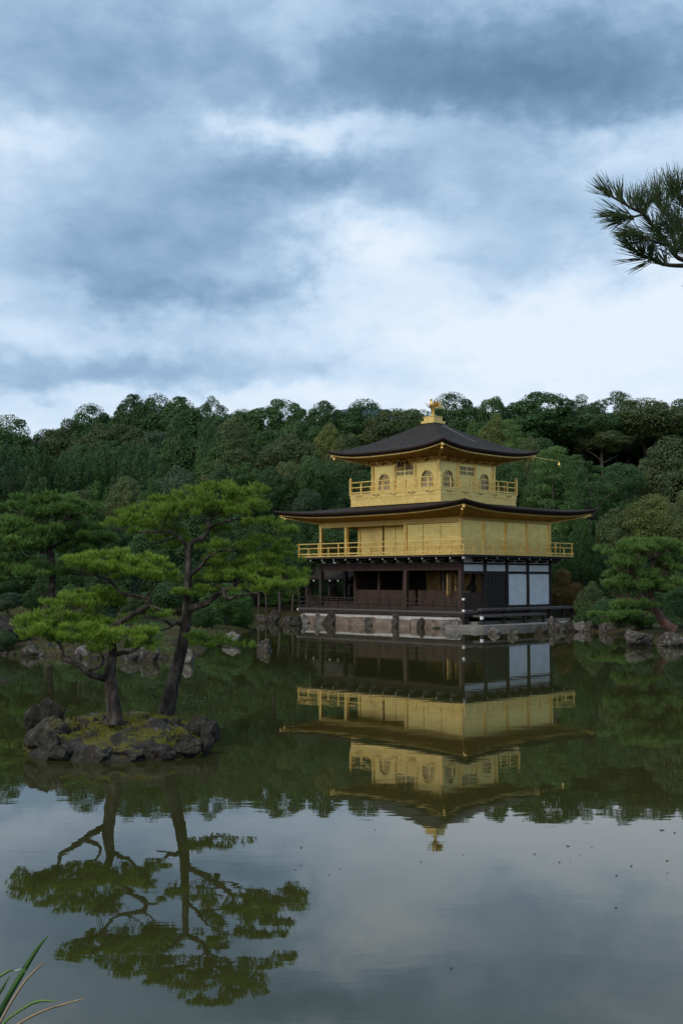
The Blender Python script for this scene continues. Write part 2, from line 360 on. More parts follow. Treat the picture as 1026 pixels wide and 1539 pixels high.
# ------------------------------------------------------------------ pavilion frame (its own axes: x along the long front, y into depth)
PAV = Vector((6.445, 77.949, 0)); PTH = .786
pct, pst = math.cos(PTH), math.sin(PTH)
def pav(x, y, z=0): return Vector((PAV.x + pct * x + pst * y, PAV.y - pst * x + pct * y, z))

# ------------------------------------------------------------------ terrain
def wxy(px, py): p = W(px, py); return (p.x, p.y)
shore = [(-34, 3.4), (-46, 20), (-44, 40), wxy(-160, 984), wxy(-30, 982), wxy(40, 985), wxy(110, 990), wxy(200, 991), wxy(275, 990), wxy(305, 984),
         wxy(318, 966), wxy(345, 955), wxy(383, 947), wxy(378, 940), wxy(400, 935.5), wxy(432, 934.5)]
shore += [tuple(pav(*q)[:2]) for q in ((-8.2, -5.0), (-7.0, -5.4), (6.6, -5.4), (6.8, -6.6), (9.0, -6.4), (9.2, 3.0))]
shore += [wxy(850, 948), wxy(880, 949), wxy(915, 952), wxy(938, 957), wxy(975, 964), wxy(1040, 969), wxy(1150, 985), (34, 34), (33, 18), (26, 3.4), (8, 2.9), (0, 2.75), (-8, 2.9)]
SH = np.array(shore)
def shore_dist(x, y):
    """signed distance to the pond outline, positive on land"""
    x = np.asarray(x, float); y = np.asarray(y, float)
    d2 = np.full(x.shape, 1e12); inside = np.zeros(x.shape, bool)
    for i in range(len(SH)):
        ax, ay = SH[i]; bx, by = SH[(i + 1) % len(SH)]
        ex, ey = bx - ax, by - ay; t = np.clip(((x - ax) * ex + (y - ay) * ey) / (ex * ex + ey * ey), 0, 1)
        d2 = np.minimum(d2, (x - ax - t * ex) ** 2 + (y - ay - t * ey) ** 2)
        c = (ay > y) != (by > y)
        with np.errstate(divide='ignore', invalid='ignore'):
            xi = ax + (y - ay) / (by - ay if by != ay else 1e-9) * ex
        inside ^= c & (x < xi)
    return np.where(inside, -1, 1) * np.sqrt(d2)
def smooth(t): t = np.clip(t, 0, 1); return t * t * (3 - 2 * t)
def ground_z(x, y):
    x = np.asarray(x, float); y = np.asarray(y, float)
    d = shore_dist(x, y)
    near = smooth((12 - y) / 6)
    bank = (.36 + .045 * np.minimum(np.maximum(d, 0), 22)) * (1 - np.exp(-np.maximum(d, 0) / .7))
    bank = bank * (1 - near) + near * (1.42 * (1 - np.exp(-np.maximum(d, 0) / .35)))
    # level ground under and round the pavilion
    lx = pct * (x - PAV.x) - pst * (y - PAV.y); ly = pst * (x - PAV.x) + pct * (y - PAV.y)
    pv = smooth((11 - np.maximum(np.abs(lx) - 2, np.abs(ly) - 1)) / 4)
    bank = bank * (1 - pv) + np.minimum(bank, .24) * pv
    H = 13.5 + 3.5 * smooth((x + 5) / 30)
    front = 95 - 10 * smooth((-x - 5) / 30)
    hill = H * smooth((y - front) / (142 - front)) * (1 - .75 * smooth((y - 165) / 220))
    bump_ = .16 * np.sin(x * .43 + 1) * np.cos(y * .37) + .08 * np.sin(x * 1.3) * np.sin(y * 1.1 + 2)
    land = bank + hill + bump_ * np.clip((d - 1.5) / 5, 0, 1) * (1 - pv)
    return np.where(d > 0, land, -np.minimum(1.1, .55 * -d))
def gz(x, y): return float(ground_z(np.array([x]), np.array([y]))[0])
def axis(parts):
    out = []
    for a, b, st in parts: out += list(np.arange(a, b, st))
    return np.array(sorted(set(np.round(out, 3))))
gx = axis([(-2400, -400, 200), (-400, -120, 40), (-120, -60, 6), (-60, -30, 1.5), (-30, 42, .75), (42, 70, 1.5), (70, 130, 6), (130, 400, 40), (400, 2401, 200)])
gy = axis([(-600, -60, 60), (-60, 0, 6), (0, 2, .5), (2, 5, .25), (5, 36, 1.5), (36, 100, .75), (100, 180, 2), (180, 400, 20), (400, 3001, 200)])
GX, GY = np.meshgrid(gx, gy); GZ = ground_z(GX, GY)
nx_, ny_ = len(gx), len(gy)
gm = bpy.data.meshes.new('ground')
idx = np.arange(nx_ * ny_).reshape(ny_, nx_)
gm.from_pydata(np.stack([GX, GY, GZ], -1).reshape(-1, 3).tolist(), [], np.stack([idx[:-1, :-1], idx[:-1, 1:], idx[1:, 1:], idx[1:, :-1]], -1).reshape(-1, 4).tolist())
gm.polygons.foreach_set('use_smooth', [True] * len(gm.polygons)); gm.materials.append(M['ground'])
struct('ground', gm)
wm = MB(); wm.add([(-90, 2.0, 0), (90, 2.0, 0), (90, 110, 0), (-90, 110, 0)], [(0, 1, 2, 3)]); struct('pond_water', wm, M['water'])
# far mountain whose top shows over the wood
mv = []; mf = []
for j in range(13):
    for i in range(41):
        a = (i - 20) / 20; t = (j - 6) / 6
        prof = math.exp(-(a * 2.6) ** 2) * (1 - t * t) ** .8
        x = 30 + a * 620; y = 1700 + t * 420
        mv.append((x, y, -5 + 268 * prof + 9 * mnoise.noise(Vector((x * .012, y * .012, 0))) * (1 - t * t)))
for j in range(12):
    for i in range(40): q = j * 41 + i; mf.append((q, q + 1, q + 42, q + 41))
mm_ = MB(); mm_.add(mv, mf, True); struct('mountain', mm_, M['mountain'])

# ------------------------------------------------------------------ the golden pavilion
def roof_z(A, B, x, y, ze, H, p, curl, top):
    """height of a hipped roof with hollow slopes and lifted corners"""
    u, v = abs(x) / A, abs(y) / B; d = max(u, v); m = min(u, v)
    return ze + H * max(0, 1 - d) ** p + curl * (m ** 3.2) * d ** 2
def roof_parts(t, name, A, B, ze, H, p, curl, inner, th, soff_in, soff_z, raft_gap, mats):
    top = MB(); n = 28
    def ring(d): # points round the roof at size d
        pts = []
        for s in range(4):
            for i in range(n):
                a = -1 + 2 * i / n
                q = {0: (a, -1), 1: (1, a), 2: (-a, 1), 3: (-1, -a)}[s]
                pts.append((q[0] * A * d, q[1] * B * d))
        return pts
    ds = [inner + (1 - inner) * k / 14 for k in range(15)]
    vs = []
    for d in ds:
        for x, y in ring(d): vs.append((x, y, roof_z(A, B, x, y, ze, H, p, curl, 0)))
    m = 4 * n; fs = []
    for k in range(14):
        for i in range(m): fs.append((k * m + i, (k + 1) * m + i, (k + 1) * m + (i + 1) % m, k * m + (i + 1) % m))
    top.add(vs, fs, True)
    fs = []
    if inner < .2: top.add(vs[:m], [tuple(range(m))], False)
    r = top.build(name, mats[0], t)
    # thick cut edge of the bark, rounded over
    ed = MB(); prof = ((1.0, 0), (1.004, -.05), (1.0, -.13), (.988, -th * .62), (.972, -th))
    vs = []
    for s, dz in prof:
        for x, y in ring(1): vs.append((x * s, y * s, roof_z(A, B, x, y, ze, H, p, curl, 0) + dz))
    for i in range(len(prof) - 1):
        for j in range(m): fs.append((i * m + j, (i + 1) * m + j, (i + 1) * m + (j + 1) % m, i * m + (j + 1) % m))
    ed.add(vs, fs, True); ed.build('roof_edge', mats[1], r)
    # gilded fascia board below the bark
    fa = MB(); vs = []; fs = []; prof = ((.966, -th + .01), (.964, -th - .075), (.95, -th - .08), (.948, -th + .0))
    for s, dz in prof:
        for x, y in ring(1): vs.append((x * s, y * s, roof_z(A, B, x, y, ze, H, p, curl, 0) + dz))
    for i in range(len(prof) - 1):
        for j in range(m): fs.append((i * m + j, (i + 1) * m + j, (i + 1) * m + (j + 1) % m, i * m + (j + 1) % m))
    fa.add(vs, fs, False); fa.build('fascia', M['gold'], r)
    # soffit boards and the rafters under them
    so = MB(); vs = []; fs = []; ix, iy = soff_in
    for k in range(7):
        t_ = k / 6
        for x, y in ring(1):
            ex, ey = x * .95, y * .95; jx, jy = x / A * ix, y / B * iy
            ez = roof_z(A, B, x, y, ze, H, p, curl, 0) - th - .02
            zz = soff_z * (1 - t_) + ez * t_ + .06 * math.sin(t_ * math.pi)
            vs.append((jx + (ex - jx) * t_, jy + (ey - jy) * t_, zz))
    for k in range(6):
        for j in range(m): fs.append((k * m + j, k * m + (j + 1) % m, (k + 1) * m + (j + 1) % m, (k + 1) * m + j))
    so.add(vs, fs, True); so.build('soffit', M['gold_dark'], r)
    ra = MB()
    for s in range(4):
        ln = 2 * (A if s % 2 == 0 else B); k = int(ln / raft_gap)
        for i in range(1, k):
            a = -1 + 2 * i / k
            q = {0: (a, -1), 1: (1, a), 2: (-a, 1), 3: (-1, -a)}[s]
            x, y = q[0] * A, q[1] * B
            ez = roof_z(A, B, x, y, ze, H, p, curl, 0) - th - .07
            # rafters run square to their own eave
            if s % 2 == 0: inn = (x * .95 if abs(x * .95) < ix else math.copysign(ix, x) * 1.0, q[1] * iy)
            else: inn = (q[0] * ix, y * .95 if abs(y * .95) < iy else math.copysign(iy, y))
            st_ = (x * .95 if s % 2 == 0 else inn[0], inn[1] if s % 2 == 0 else y * .95)
            if s % 2 == 0:
                over = max(0, abs(x * .95) - ix) / max(.01, A * .95 - ix); st_ = (x * .95, q[1] * (iy + over * (B * .95 - iy)))
            else:
                over = max(0, abs(y * .95) - iy) / max(.01, B * .95 - iy); st_ = (q[0] * (ix + over * (A * .95 - ix)), y * .95)
            if over > .93: continue
            zin = soff_z * (1 - over) + ez * over - .05
            ra.bar((st_[0], st_[1], zin), (x * .945 if s % 2 else x * .95, y * .945 if s % 2 == 0 else y * .95, ez), .09, .09)
    for sx in (-1, 1):
        for sy in (-1, 1):
            ez = roof_z(A, B, A, B, ze, H, p, curl, 0) - th - .12
            ra.bar((sx * ix, sy * iy, soff_z - .12), (sx * A * .965, sy * B * .965, ez), .16, .2)
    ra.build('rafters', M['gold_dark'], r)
    return r

def railing(t, name, runs, rails, posts, mat, post_w, rail_w, zb, caps=None):
    """runs: straight stretches (x0,y0,x1,y1); rails at heights; each post is a piece of its own"""
    rb = MB()
    for (x0, y0, x1, y1, ext) in runs:
        d = Vector((x1 - x0, y1 - y0, 0)).normalized()
        for k, z in enumerate(rails):
            e = ext if k == len(rails) - 1 or k == 0 else 0
            rb.bar(Vector((x0, y0, z)) - d * e, Vector((x1, y1, z)) + d * e, rail_w, rail_w * (.9 if k else 1.3))
    r = rb.build(name, mat, t)
    for (x, y, z1, w) in posts:
        b = MB(); b.box(x - w / 2, x + w / 2, y - w / 2, y + w / 2, zb, z1)
        if caps and w > post_w * 1.2: b.lathe([(w * .5, z1), (w * .62, z1 + .03), (w * .5, z1 + .07), (w * .3, z1 + .1), (w * .05, z1 + .17)], x, y, 8)
        b.build('post', mat, r)
    return r

def build_pavilion():
    t = thing('golden_pavilion', 'three-storey gold leaf pavilion with dark bark roofs standing at the edge of the pond', 'pavilion', PAV, -PTH)
    wx, wy = 6.31, 4.81; a, b = 7.487, 5.985
    SX = (-6.31, -4.01, -1.72, .57, 1.71, 4.01, 6.31); EY = (-4.81, -2.46, -.12, 2.2, 4.81)
    G, GW, GD = M['gold'], M['gold_wall'], M['gold_dark']
    wood, wr, wb = M['wood'], M['wood_red'], M['wood_black']
    # --- ground storey
    d = MB(); d.box(-a, a, -b, b, .94, 1.06); d.build('veranda_deck', M['wood_grey'], t)
    d = MB(); d.box(-a + .02, a - .02, -b + .03, -b + .2, .74, .938); d.box(a - .2, a - .03, -b + .2, b - .05, .74, .938); d.box(-a + .03, -a + .2, -b + .2, b - .05, .74, .938)
    d.box(-a + .3, a - .3, -b + .8, -b + .95, .6, .938); d.build('deck_beam', wb, t)
    for x in (-7.3, -5.6, -4.0, -2.4, -.8, .8, 2.4, 4.0, 5.6, 7.3):
        k = MB(); k.box(x - .09, x + .09, -b + .3, -b + .5, .1, .74); k.build('deck_post', wb, t)
    f = MB(); f.box(-wx + .1, wx - .1, -wy + .1, wy - .1, 1.06, 1.3); f.build('inner_floor', wood, t)
    # front pillars, full height; the thin row stands one bay back
    for x in (-6.31, 1.71, 6.31):
        k = MB(); k.box(x - .13, x + .13, -wy - .13, -wy + .13, 1.06, 4.1); k.build('pillar', wr if x > 0 else wb, t)
    for x in (-4.01, -1.72, .57, 4.01):
        k = MB(); k.box(x - .1, x + .1, -wy + 1.0, -wy + 1.2, 1.3, 4.05); k.build('pillar', wood, t)
    for y in EY[1:]:
        k = MB(); k.box(wx - .12, wx + .12, y - .12, y + .12, 1.06, 4.58); k.build('pillar', wb, t)
    k = MB(); k.box(wx - .1, wx + .145, -wy - .145, -wy + .1, 4.1, 4.58); k.build('pillar', wb, t)
    for x, y in ((-6.31, -2.4), (-6.31, 0), (-6.31, 2.4), (-6.31, 4.81), (-4.01, 4.81), (-4.01, 1.0), (-1.72, 4.81), (1.71, 4.81), (4.01, 4.81)):
        k = MB(); k.box(x - .12, x + .12, y - .12, y + .12, 1.06, 4.58); k.build('pillar', wb, t)
    k = MB(); k.box(-wx + .13, 1.58, -wy - .1, -wy + .1, 3.62, 4.1); k.box(1.84, wx - .13, -wy - .1, -wy + .1, 3.62, 4.1); k.build('lintel_beam', wr, t)
    k = MB(); k.box(-wx, wx - .15, -wy - .06, -wy + .06, 4.1, 4.14); k.box(-wx, wx - .15, -wy - .06, -wy + .06, 4.5, 4.58); k.build('head_rail', wb, t)
    # pale infill panels between the brackets below the balcony
    for i in range(11):
        x0 = -6.2 + i * 1.14
        k = MB(); k.box(x0 + .18, min(x0 + 1.0, 6.1), -wy - .02, -wy + .03, 4.14, 4.5); k.build('infill_panel', M['infill'], t)
    for i in range(4):
        k = MB(); k.box(wx - .03, wx + .02, EY[i] + .13, EY[i + 1] - .13, 4.1, 4.5); k.build('infill_panel', M['infill'], t)
        k = MB(); k.box(wx - .03, wx + .03, EY[i] + .125, EY[i + 1] - .125, 3.57, 3.99); k.build('transom_panel', M['plaster'], t)
    k = MB(); k.box(wx - .07, wx + .07, -wy + .13, wy, 3.99, 4.1); k.box(wx - .07, wx + .07, -wy + .13, wy, 3.40, 3.57)
    k.box(wx - .07, wx + .07, -.12, wy, 1.06, 1.35); k.box(wx - .07, wx + .07, -wy, wy, 4.5, 4.579); k.build('wall_rail', wb, t)
    for i in (2, 3):
        k = MB(); k.box(wx - .05, wx + .04, EY[i] + .122, EY[i + 1] - .122, 1.35, 3.40); k.build('plaster_wall', M['plaster'], t)
    k = MB(); k.box(wx - .05, wx + .03, EY[1] + .122, EY[2] - .122, 1.1, 3.4)
    for q in range(1, 6): yy = EY[1] + .12 + q * .35; k.box(wx + .03, wx + .055, yy - .03, yy + .03, 1.1, 3.4)
    for z in (1.5, 2.2, 2.9): k.box(wx + .03, wx + .05, EY[1] + .13, EY[2] - .13, z - .04, z + .04)
    k.build('door', wb, t)
    def shutter(x0, x1, y, z0, z1, axis='x'):
        q = MB()
        if axis == 'x':
            q.box(x0, x1, y - .03, y + .02, z0, z1)
            n = int((x1 - x0) / .14)
            for i in range(1, n): xx = x0 + (x1 - x0) * i / n; q.box(xx - .016, xx + .016, y - .05, y - .03, z0, z1)
            for z in np.arange(z0 + .1, z1, .14): q.box(x0, x1, y - .044, y - .03, z - .014, z + .014)
        else:
            q.box(y - .02, y + .03, x0, x1, z0, z1)
            for z in np.arange(z0 + .1, z1, .14): q.box(y + .03, y + .05, x0, x1, z - .014, z + .014)
        return q.build('shutter', wr, t)
    for i in range(1, 6):
        shutter(SX[i] + .1, SX[i + 1] - .1, -wy + 1.08, 1.32, 2.32)
    shutter(EY[0] + .14, EY[1] - .13, wx, 1.08, 2.2, 'y')
    # rooms inside: painted screens at the back, dark gaps between
    bk = MB(); bk.box(-4.0, wx - .2, 1.0, 1.06, 1.3, 4.3); bk.build('inner_wall', wb, t)
    for x0, x1 in ((-1.5, -.2), (.1, 1.1), (1.5, 2.6), (2.9, 4.3), (4.5, 5.9)):
        k = MB(); k.box(x0, x1, .95, 1.0, 1.35, 3.6); k.build('painted_screen', M['screen'], t)
    k = MB(); k.box(-4.06, -4.0, -wy + 1.3, 1.0, 1.3, 4.3); k.build('inner_wall', wood, t)
    for y0, y1 in ((-4.3, -3.9), (-3.5, -3.15)):
        k = MB(); k.box(wx - 1.6, wx - 1.54, y0, y1, 2.0, 3.4); k.build('painted_screen', M['screen'], t)
    k = MB(); k.box(-wx, wx, wy - .06, wy + .04, 1.06, 4.58) if False else k.box(-4.0, wx, wy - .06, wy + .04, 1.06, 4.58); k.build('rear_wall', wb, t)
    k = MB(); k.box(-wx + .1, wx - .1, -wy + .12, wy - .12, 4.3, 4.36); k.build('ceiling', wb, t)
    # low dark railing of the veranda
    posts = [(x, -b + .09, 1.78, .07) for x in np.arange(-a + .1, a - .2, .945)] + [(-a + .09, y, 1.78, .07) for y in np.arange(-b + 1.0, b, .98)]
    posts += [(a - .09, -b + .09, 1.95, .11), (a - .09, -b + 1.1, 1.78, .07)]
    railing(t, 'veranda_railing', [(-a + .02, -b + .09, a - .05, -b + .09, .1), (a - .09, -b + .14, a - .09, -b + 1.35, 0), (-a + .09, -b + .14, -a + .09, b, 0)], (1.2, 1.5, 1.8), posts, wb, .07, .065, 1.06)
    for z in (1.12, 1.82):
        k = MB(); k.box(a - .17, a - .01, -b + .005, -b + .155, z - .06, z + .06); k.build('metal_cap', M['white'], t)
    k = MB(); k.box(-a - .1, -a + .02, -b + .02, -b + .15, .86, 1.0); k.build('metal_cap', M['white'], t)
    k = MB(); k.box(a - .15, a - .03, -b + .03, -b + .15, .1, .94); k.build('deck_post', wb, t)
    # broad bench-like steps along the side
    k = MB(); k.box(wx + .08, a + .25, -b + 1.4, b + .1, 1.07, 1.2)
    k.build('side_deck', M['wood_grey'], t)
    for y in (-b + 1.6, -2.0, .6, 3.0, 4.6, 5.7):
        k = MB(); k.box(a - .02, a + .16, y - .08, y + .08, .2, 1.07); k.build('deck_post', wb, t)
    k = MB(); k.box(a + .28, a + 1.0, -b + .5, 1.3, .72, .85); k.build('side_step', M['wood_grey'], t)
    for y in (-b + .65, -3.2, -1.0, 1.1):
        k = MB(); k.box(a + .8, a + .95, y - .08, y + .08, .2, .72); k.build('deck_post', wb, t)
    k = MB(); k.box(a + .86, a + 1.02, -b + .45, -b + .62, .6, .78); k.build('metal_cap', M['white'], t)
    # --- balcony of the middle storey
    k = MB(); k.box(-a, a, -b, b, 4.579, 4.66); k.build('balcony_floor', G, t)
    k = MB(); k.box(-a + .05, a - .05, -b + .05, b - .05, 4.46, 4.575); k.build('balcony_underside', wb, t)
    def bracket(x, y, dx, dy):
        q = MB(); e = Vector((x, y, 0)); o = Vector((dx, dy, 0))
        q.bar(e + Vector((0, 0, 4.22)), e + o * .62 + Vector((0, 0, 4.22)), .14, .14)
        q.bar(e + Vector((0, 0, 4.38)), e + o * 1.0 + Vector((0, 0, 4.38)), .14, .13)
        s_ = Vector((-dy, dx, 0)); q.bar(e + o * .55 - s_ * .34 + Vector((0, 0, 4.36)), e + o * .55 + s_ * .34 + Vector((0, 0, 4.36)), .12, .1)
        p = q.build('bracket', wb, t)
        c = MB(); c.bar(e + o * 1.0 + Vector((0, 0, 4.37)), e + o * 1.012 + Vector((0, 0, 4.37)), .06, .055)
        c.build('painted_end', M['white'], p)
    for x in np.arange(-6.31, 6.4, 1.147): bracket(float(x), -wy - .06, 0, -1)
    for y in (-2.46, -.12, 2.2, 4.81, -3.6, -1.3, 1.05, 3.5): bracket(wx + .06, y, 1, 0)
    for y in (-2.4, 0, 2.4): bracket(-wx - .06, y, -1, 0)
    q = MB(); q.bar((wx, -wy, 4.36), (a - .02, -b + .02, 4.36), .16, .16); cb = q.build('bracket', wb, t)
    c = MB(); c.box(a - .14, a - .0, -b, -b + .14, 4.30, 4.44); c.build('painted_end', M['white'], cb)
    nS, nE = 15, 12
    posts = []
    for i in range(nS + 1):
        x = -a + .06 + (2 * a - .12) * i / nS; posts.append((x, -b + .06, 5.50 if i % 2 == 0 else 5.22, .075))
        if i % nS: posts.append((x, b - .06, 5.50 if i % 2 == 0 else 5.22, .075))
    for i in range(1, nE + 1):
        y = -b + .06 + (2 * b - .12) * i / nE
        for sx in (-1, 1): posts.append((sx * (a - .06), y, 5.50 if i % 2 == 0 else 5.22, .075))
    railing(t, 'balcony_railing', [(-a + .06, -b + .06, a - .06, -b + .06, .14), (-a + .06, b - .06, a - .06, b - .06, .14), (-a + .06, -b + .06, -a + .06, b - .06, .14), (a - .06, -b + .06, a - .06, b - .06, .14)],
            (4.80, 5.20, 5.51), posts, G, .075, .07, 4.66)
    # --- middle storey walls: open bay, recessed front, then flush shutters
    z0, z1 = 4.66, 6.98
    for x, y in [(x, -wy) for x in (-6.31, 1.71, 6.31)] + [(wx, y) for y in EY[1:]] + [(-4.01, -wy + 1.55), (-6.31, 4.81), (-6.31, 0), (-4.01, 4.81), (1.71, 4.81)]:
        k = MB(); k.box(x - .11, x + .11, y - .11, y + .11, z0, z1); k.build('gold_pillar', G, t)
    k = MB(); k.box(-4.01, -3.79, -wy - .02 + .0, -wy + .2, z0, z1); k.build('gold_pillar', G, t)
    def panel(x0, x1, y0, y1, z0, z1, nm='gold_wall', grooves=None):
        q = MB(); q.box(x0, x1, y0, y1, z0, z1); p = q.build(nm, GW, t); return p
    def joints(p, boxes):
        q = MB()
        for bx_ in boxes: q.box(*bx_)
        q.build('panel_joint', M['gold_line'], p)
    for x0, x1 in ((1.83, 3.2), (3.24, 4.68), (4.72, 6.19)):
        p = panel(x0, x1, -wy - .04, -wy + .04, z0 + .02, 6.62, 'shutter_panel')
        joints(p, [(x0, x1, -wy - .047, -wy - .04, z - .006, z + .006) for z in np.arange(4.85, 6.6, .12)])
        q = MB(); q.box(x1, x1 + .04, -wy - .03, -wy + .03, z0 + .02, 6.62); q.build('panel_joint', M['gold_line'], p)
    for i in range(4):
        p = panel(wx - .04, wx + .04, EY[i] + .11, EY[i + 1] - .11, z0 + .02, 6.95)
        joints(p, [(wx + .04, wx + .047, EY[i] + .12, EY[i] + .15, z0, 6.9)])
    for x0, x1 in ((-3.9, -1.8), (-1.64, -.62), (-.58, .5), (.64, 1.6)):
        p = panel(x0, x1, -wy + 1.5, -wy + 1.58, z0, 6.9)
        joints(p, [(x1 + .0, x1 + .06, -wy + 1.52, -wy + 1.56, z0, 6.9)])
    panel(1.66, 1.75, -wy + .12, -wy + 1.58, z0, 6.9); panel(-4.05, -3.97, -wy + 1.66, wy - .1, z0, 6.9); panel(-3.9, wx, wy - .04, wy + .04, z0, 6.9)
    k = MB(); k.box(-wx - .02, wx + .02, -wy - .12, -wy + .12, 6.65, 7.0); k.box(wx - .1, wx + .13, -wy + .12, wy, 6.8, 7.0); k.box(-wx - .12, -wx + .12, -wy + .12, wy, 6.7, 7.0); k.build('wall_plate', GD, t)
    k = MB(); k.box(-wx + .1, wx - .1, -wy + .12, wy - .1, 6.98, 7.05); k.build('ceiling', GD, t)
    # --- middle roof, then the top storey standing on it
    roof_parts(t, 'lower_roof', 8.6, 7.23, 7.55, 1.40, 1.25, .37, .40, .30, (6.2, 4.7), 7.06, .36, (M['roof'], M['roof_edge']))
    s = 4.165
    k = MB(); k.box(-s + .07, s - .07, -s + .07, s - .07, 8.1, 8.615); k.build('top_base', G, t)
    k = MB(); k.box(-s + .04, s - .04, -s + .04, s - .04, 8.62, 8.88); k.box(-s, s, -s, s, 8.88, 8.97); k.build('top_balcony', G, t)
    for i in range(5):
        for axis_ in (0, 1):
            c_ = -3.2 + 1.6 * i; q = MB()
            for e in (-.22, 0, .2):
                if axis_ == 0: q.box(c_ + e - .07, c_ + e + .07, -s + .01, -s + .05, 8.72 + abs(e) * .3, 8.78 + abs(e) * .3)
                else: q.box(s - .05, s - .01, c_ + e - .07, c_ + e + .07, 8.72 + abs(e) * .3, 8.78 + abs(e) * .3)
            q.build('metal_ornament', M['gold_line'], t)
    posts = []
    for i in range(9):
        v = -s + .07 + (2 * s - .14) * i / 8
        for e in (-1, 1):
            big = i in (0, 8)
            posts.append((v, e * (s - .07), 10.02 if big else 9.72, .15 if big else .08))
            if not big: posts.append((e * (s - .07), v, 9.72, .08))
    q = s - .07
    railing(t, 'top_railing', [(-q, -q, q, -q, .12), (-q, q, q, q, .12), (-q, -q, -q, q, .12), (q, -q, q, q, .12)], (9.08, 9.44, 9.80), posts, G, .08, .065, 8.97, caps=True)
    h = 3.0; z0, z1 = 8.97, 11.15
    for x, y in [(x, y) for x in (-3, -.92, .92, 3) for y in (-3, 3)] + [(x, y) for x in (-3, 3) for y in (-.92, .92)]:
        k = MB(); k.cyl(x, y, z0, z1, .12, n=12); k.build('gold_pillar', G, t)
    def bell_outline(w, hgt, n=9):
        pts = [(-w / 2 * 1.06, 0), (-w / 2, hgt * .55)]
        for i in range(1, n): a_ = math.pi * (1 - i / n); pts.append((w / 2 * math.cos(a_) * (1 - .12 * math.sin(a_)), hgt * .55 + (hgt * .45) * math.sin(a_) ** .8))
        pts += [(w / 2, hgt * .55), (w / 2 * 1.06, 0)]; return pts
    def on_wall(side, u_, out, z):   # u along the wall as seen from outside, out = distance in front
        return (u_, -h - out, z) if side == 0 else (h + out, u_, z) if side == 1 else (-u_, h + out, z) if side == 2 else (-h - out, -u_, z)
    def wall_face(q, side, pts, out):
        q.add([on_wall(side, u_, out, z) for u_, z in pts], [tuple(range(len(pts)))])
    for side in range(4):
        for c_ in (-1.96, 1.96):
            w_ = MB(); ol = bell_outline(.86, 1.12); zb = 9.22
            # wall panel with a bell-shaped opening
            xo = (c_ - .93, c_ + .93); outer = []
            full = [(c_ + x, zb + z) for x, z in ol]
            top_ = [(min(max(x * 1.0, xo[0]), xo[1]), z1) for x, z in full]
            for i in range(len(full) - 1):
                w_.add([on_wall(side, *p) for p in ((full[i][0], .0, full[i][1]), (full[i + 1][0], 0, full[i + 1][1]), (top_[i + 1][0], 0, z1), (top_[i][0], 0, z1))], [(0, 1, 2, 3)])
            for x0, x1 in ((xo[0], full[0][0]), (full[-1][0], xo[1])):
                w_.add([on_wall(side, x0, 0, z0), on_wall(side, x1, 0, z0), on_wall(side, x1, 0, z1), on_wall(side, x0, 0, z1)], [(0, 1, 2, 3)])
            w_.add([on_wall(side, full[0][0], 0, z0), on_wall(side, full[-1][0], 0, z0), on_wall(side, full[-1][0], 0, zb), on_wall(side, full[0][0], 0, zb)], [(0, 1, 2, 3)])
            w_.build('gold_wall', GW, t)
            # the bell window: paper behind, frame and bars in front
            p_ = MB(); p_.add([on_wall(side, x, -.10, z) for x, z in full], [tuple(range(len(full)))]); win = p_.build('bell_window', M['lattice'], t)
            fr = MB(); f0 = full; f1 = [(c_ + x * 1.14, zb + z * 1.06) for x, z in ol]
            for i in range(len(f0) - 1):
                A_, B_, C_, D_ = f0[i], f0[i + 1], f1[i + 1], f1[i]
                fr.add([on_wall(side, A_[0], .04, A_[1]), on_wall(side, B_[0], .04, B_[1]), on_wall(side, C_[0], .04, C_[1]), on_wall(side, D_[0], .04, D_[1]),
                        on_wall(side, A_[0], -.1, A_[1]), on_wall(side, B_[0], -.1, B_[1])], [(0, 1, 2, 3), (4, 5, 1, 0)])
            fr.build('frame', G, win)
            la = MB()
            def stick(u0, u1, za, zc):
                la.add([on_wall(side, u0, -.06, za), on_wall(side, u1, -.06, za), on_wall(side, u1, -.06, zc), on_wall(side, u0, -.06, zc)], [(0, 1, 2, 3)])
            stick(c_ - .04, c_ + .04, zb, zb + 1.1)
            for e in (-.22, .22): stick(c_ + e - .012, c_ + e + .012, zb, zb + .92)
            for e in (.3, .6, .85): stick(c_ - .40, c_ + .40, zb + e - .012, zb + e + .012)
            la.build('lattice', G, win)
        # panelled double doors in the middle bay
        for c_ in (-.4, .4):
            q = MB(); q.add([on_wall(side, c_ - .4, .0, z0), on_wall(side, c_ + .4, 0, z0), on_wall(side, c_ + .4, 0, 10.8), on_wall(side, c_ - .4, 0, 10.8)], [(0, 1, 2, 3)])
            dr = q.build('panelled_door', GW, t); q = MB(); jq = MB()
            for za, zc in ((9.08, 9.09), (9.57, 9.585), (10.04, 10.055), (10.16, 10.40), (10.47, 10.71)):
                for ua, ub in ((c_ - .33, c_ - .03), (c_ + .03, c_ + .33)):
                    (q if za > 10 else jq).add([on_wall(side, ua, .012, za), on_wall(side, ub, .012, za), on_wall(side, ub, .012, zc), on_wall(side, ua, .012, zc)], [(0, 1, 2, 3)])
            q.build('door_panel', M['door_paper'], dr); jq.build('panel_joint', M['gold_line'], dr)
        q = MB(); q.add([on_wall(side, -.8, 0, 10.8), on_wall(side, .8, 0, 10.8), on_wall(side, .8, 0, z1), on_wall(side, -.8, 0, z1)], [(0, 1, 2, 3)]); q.build('gold_wall', GW, t)
        for e in (-.86, .86):
            q = MB(); A_ = on_wall(side, e, .03, z0); B_ = on_wall(side, e, .03, 10.95); q.bar(A_, B_, .05, .05, up=(1, 0.3, 0)); q.build('door_jamb', M['gold_line'], t)
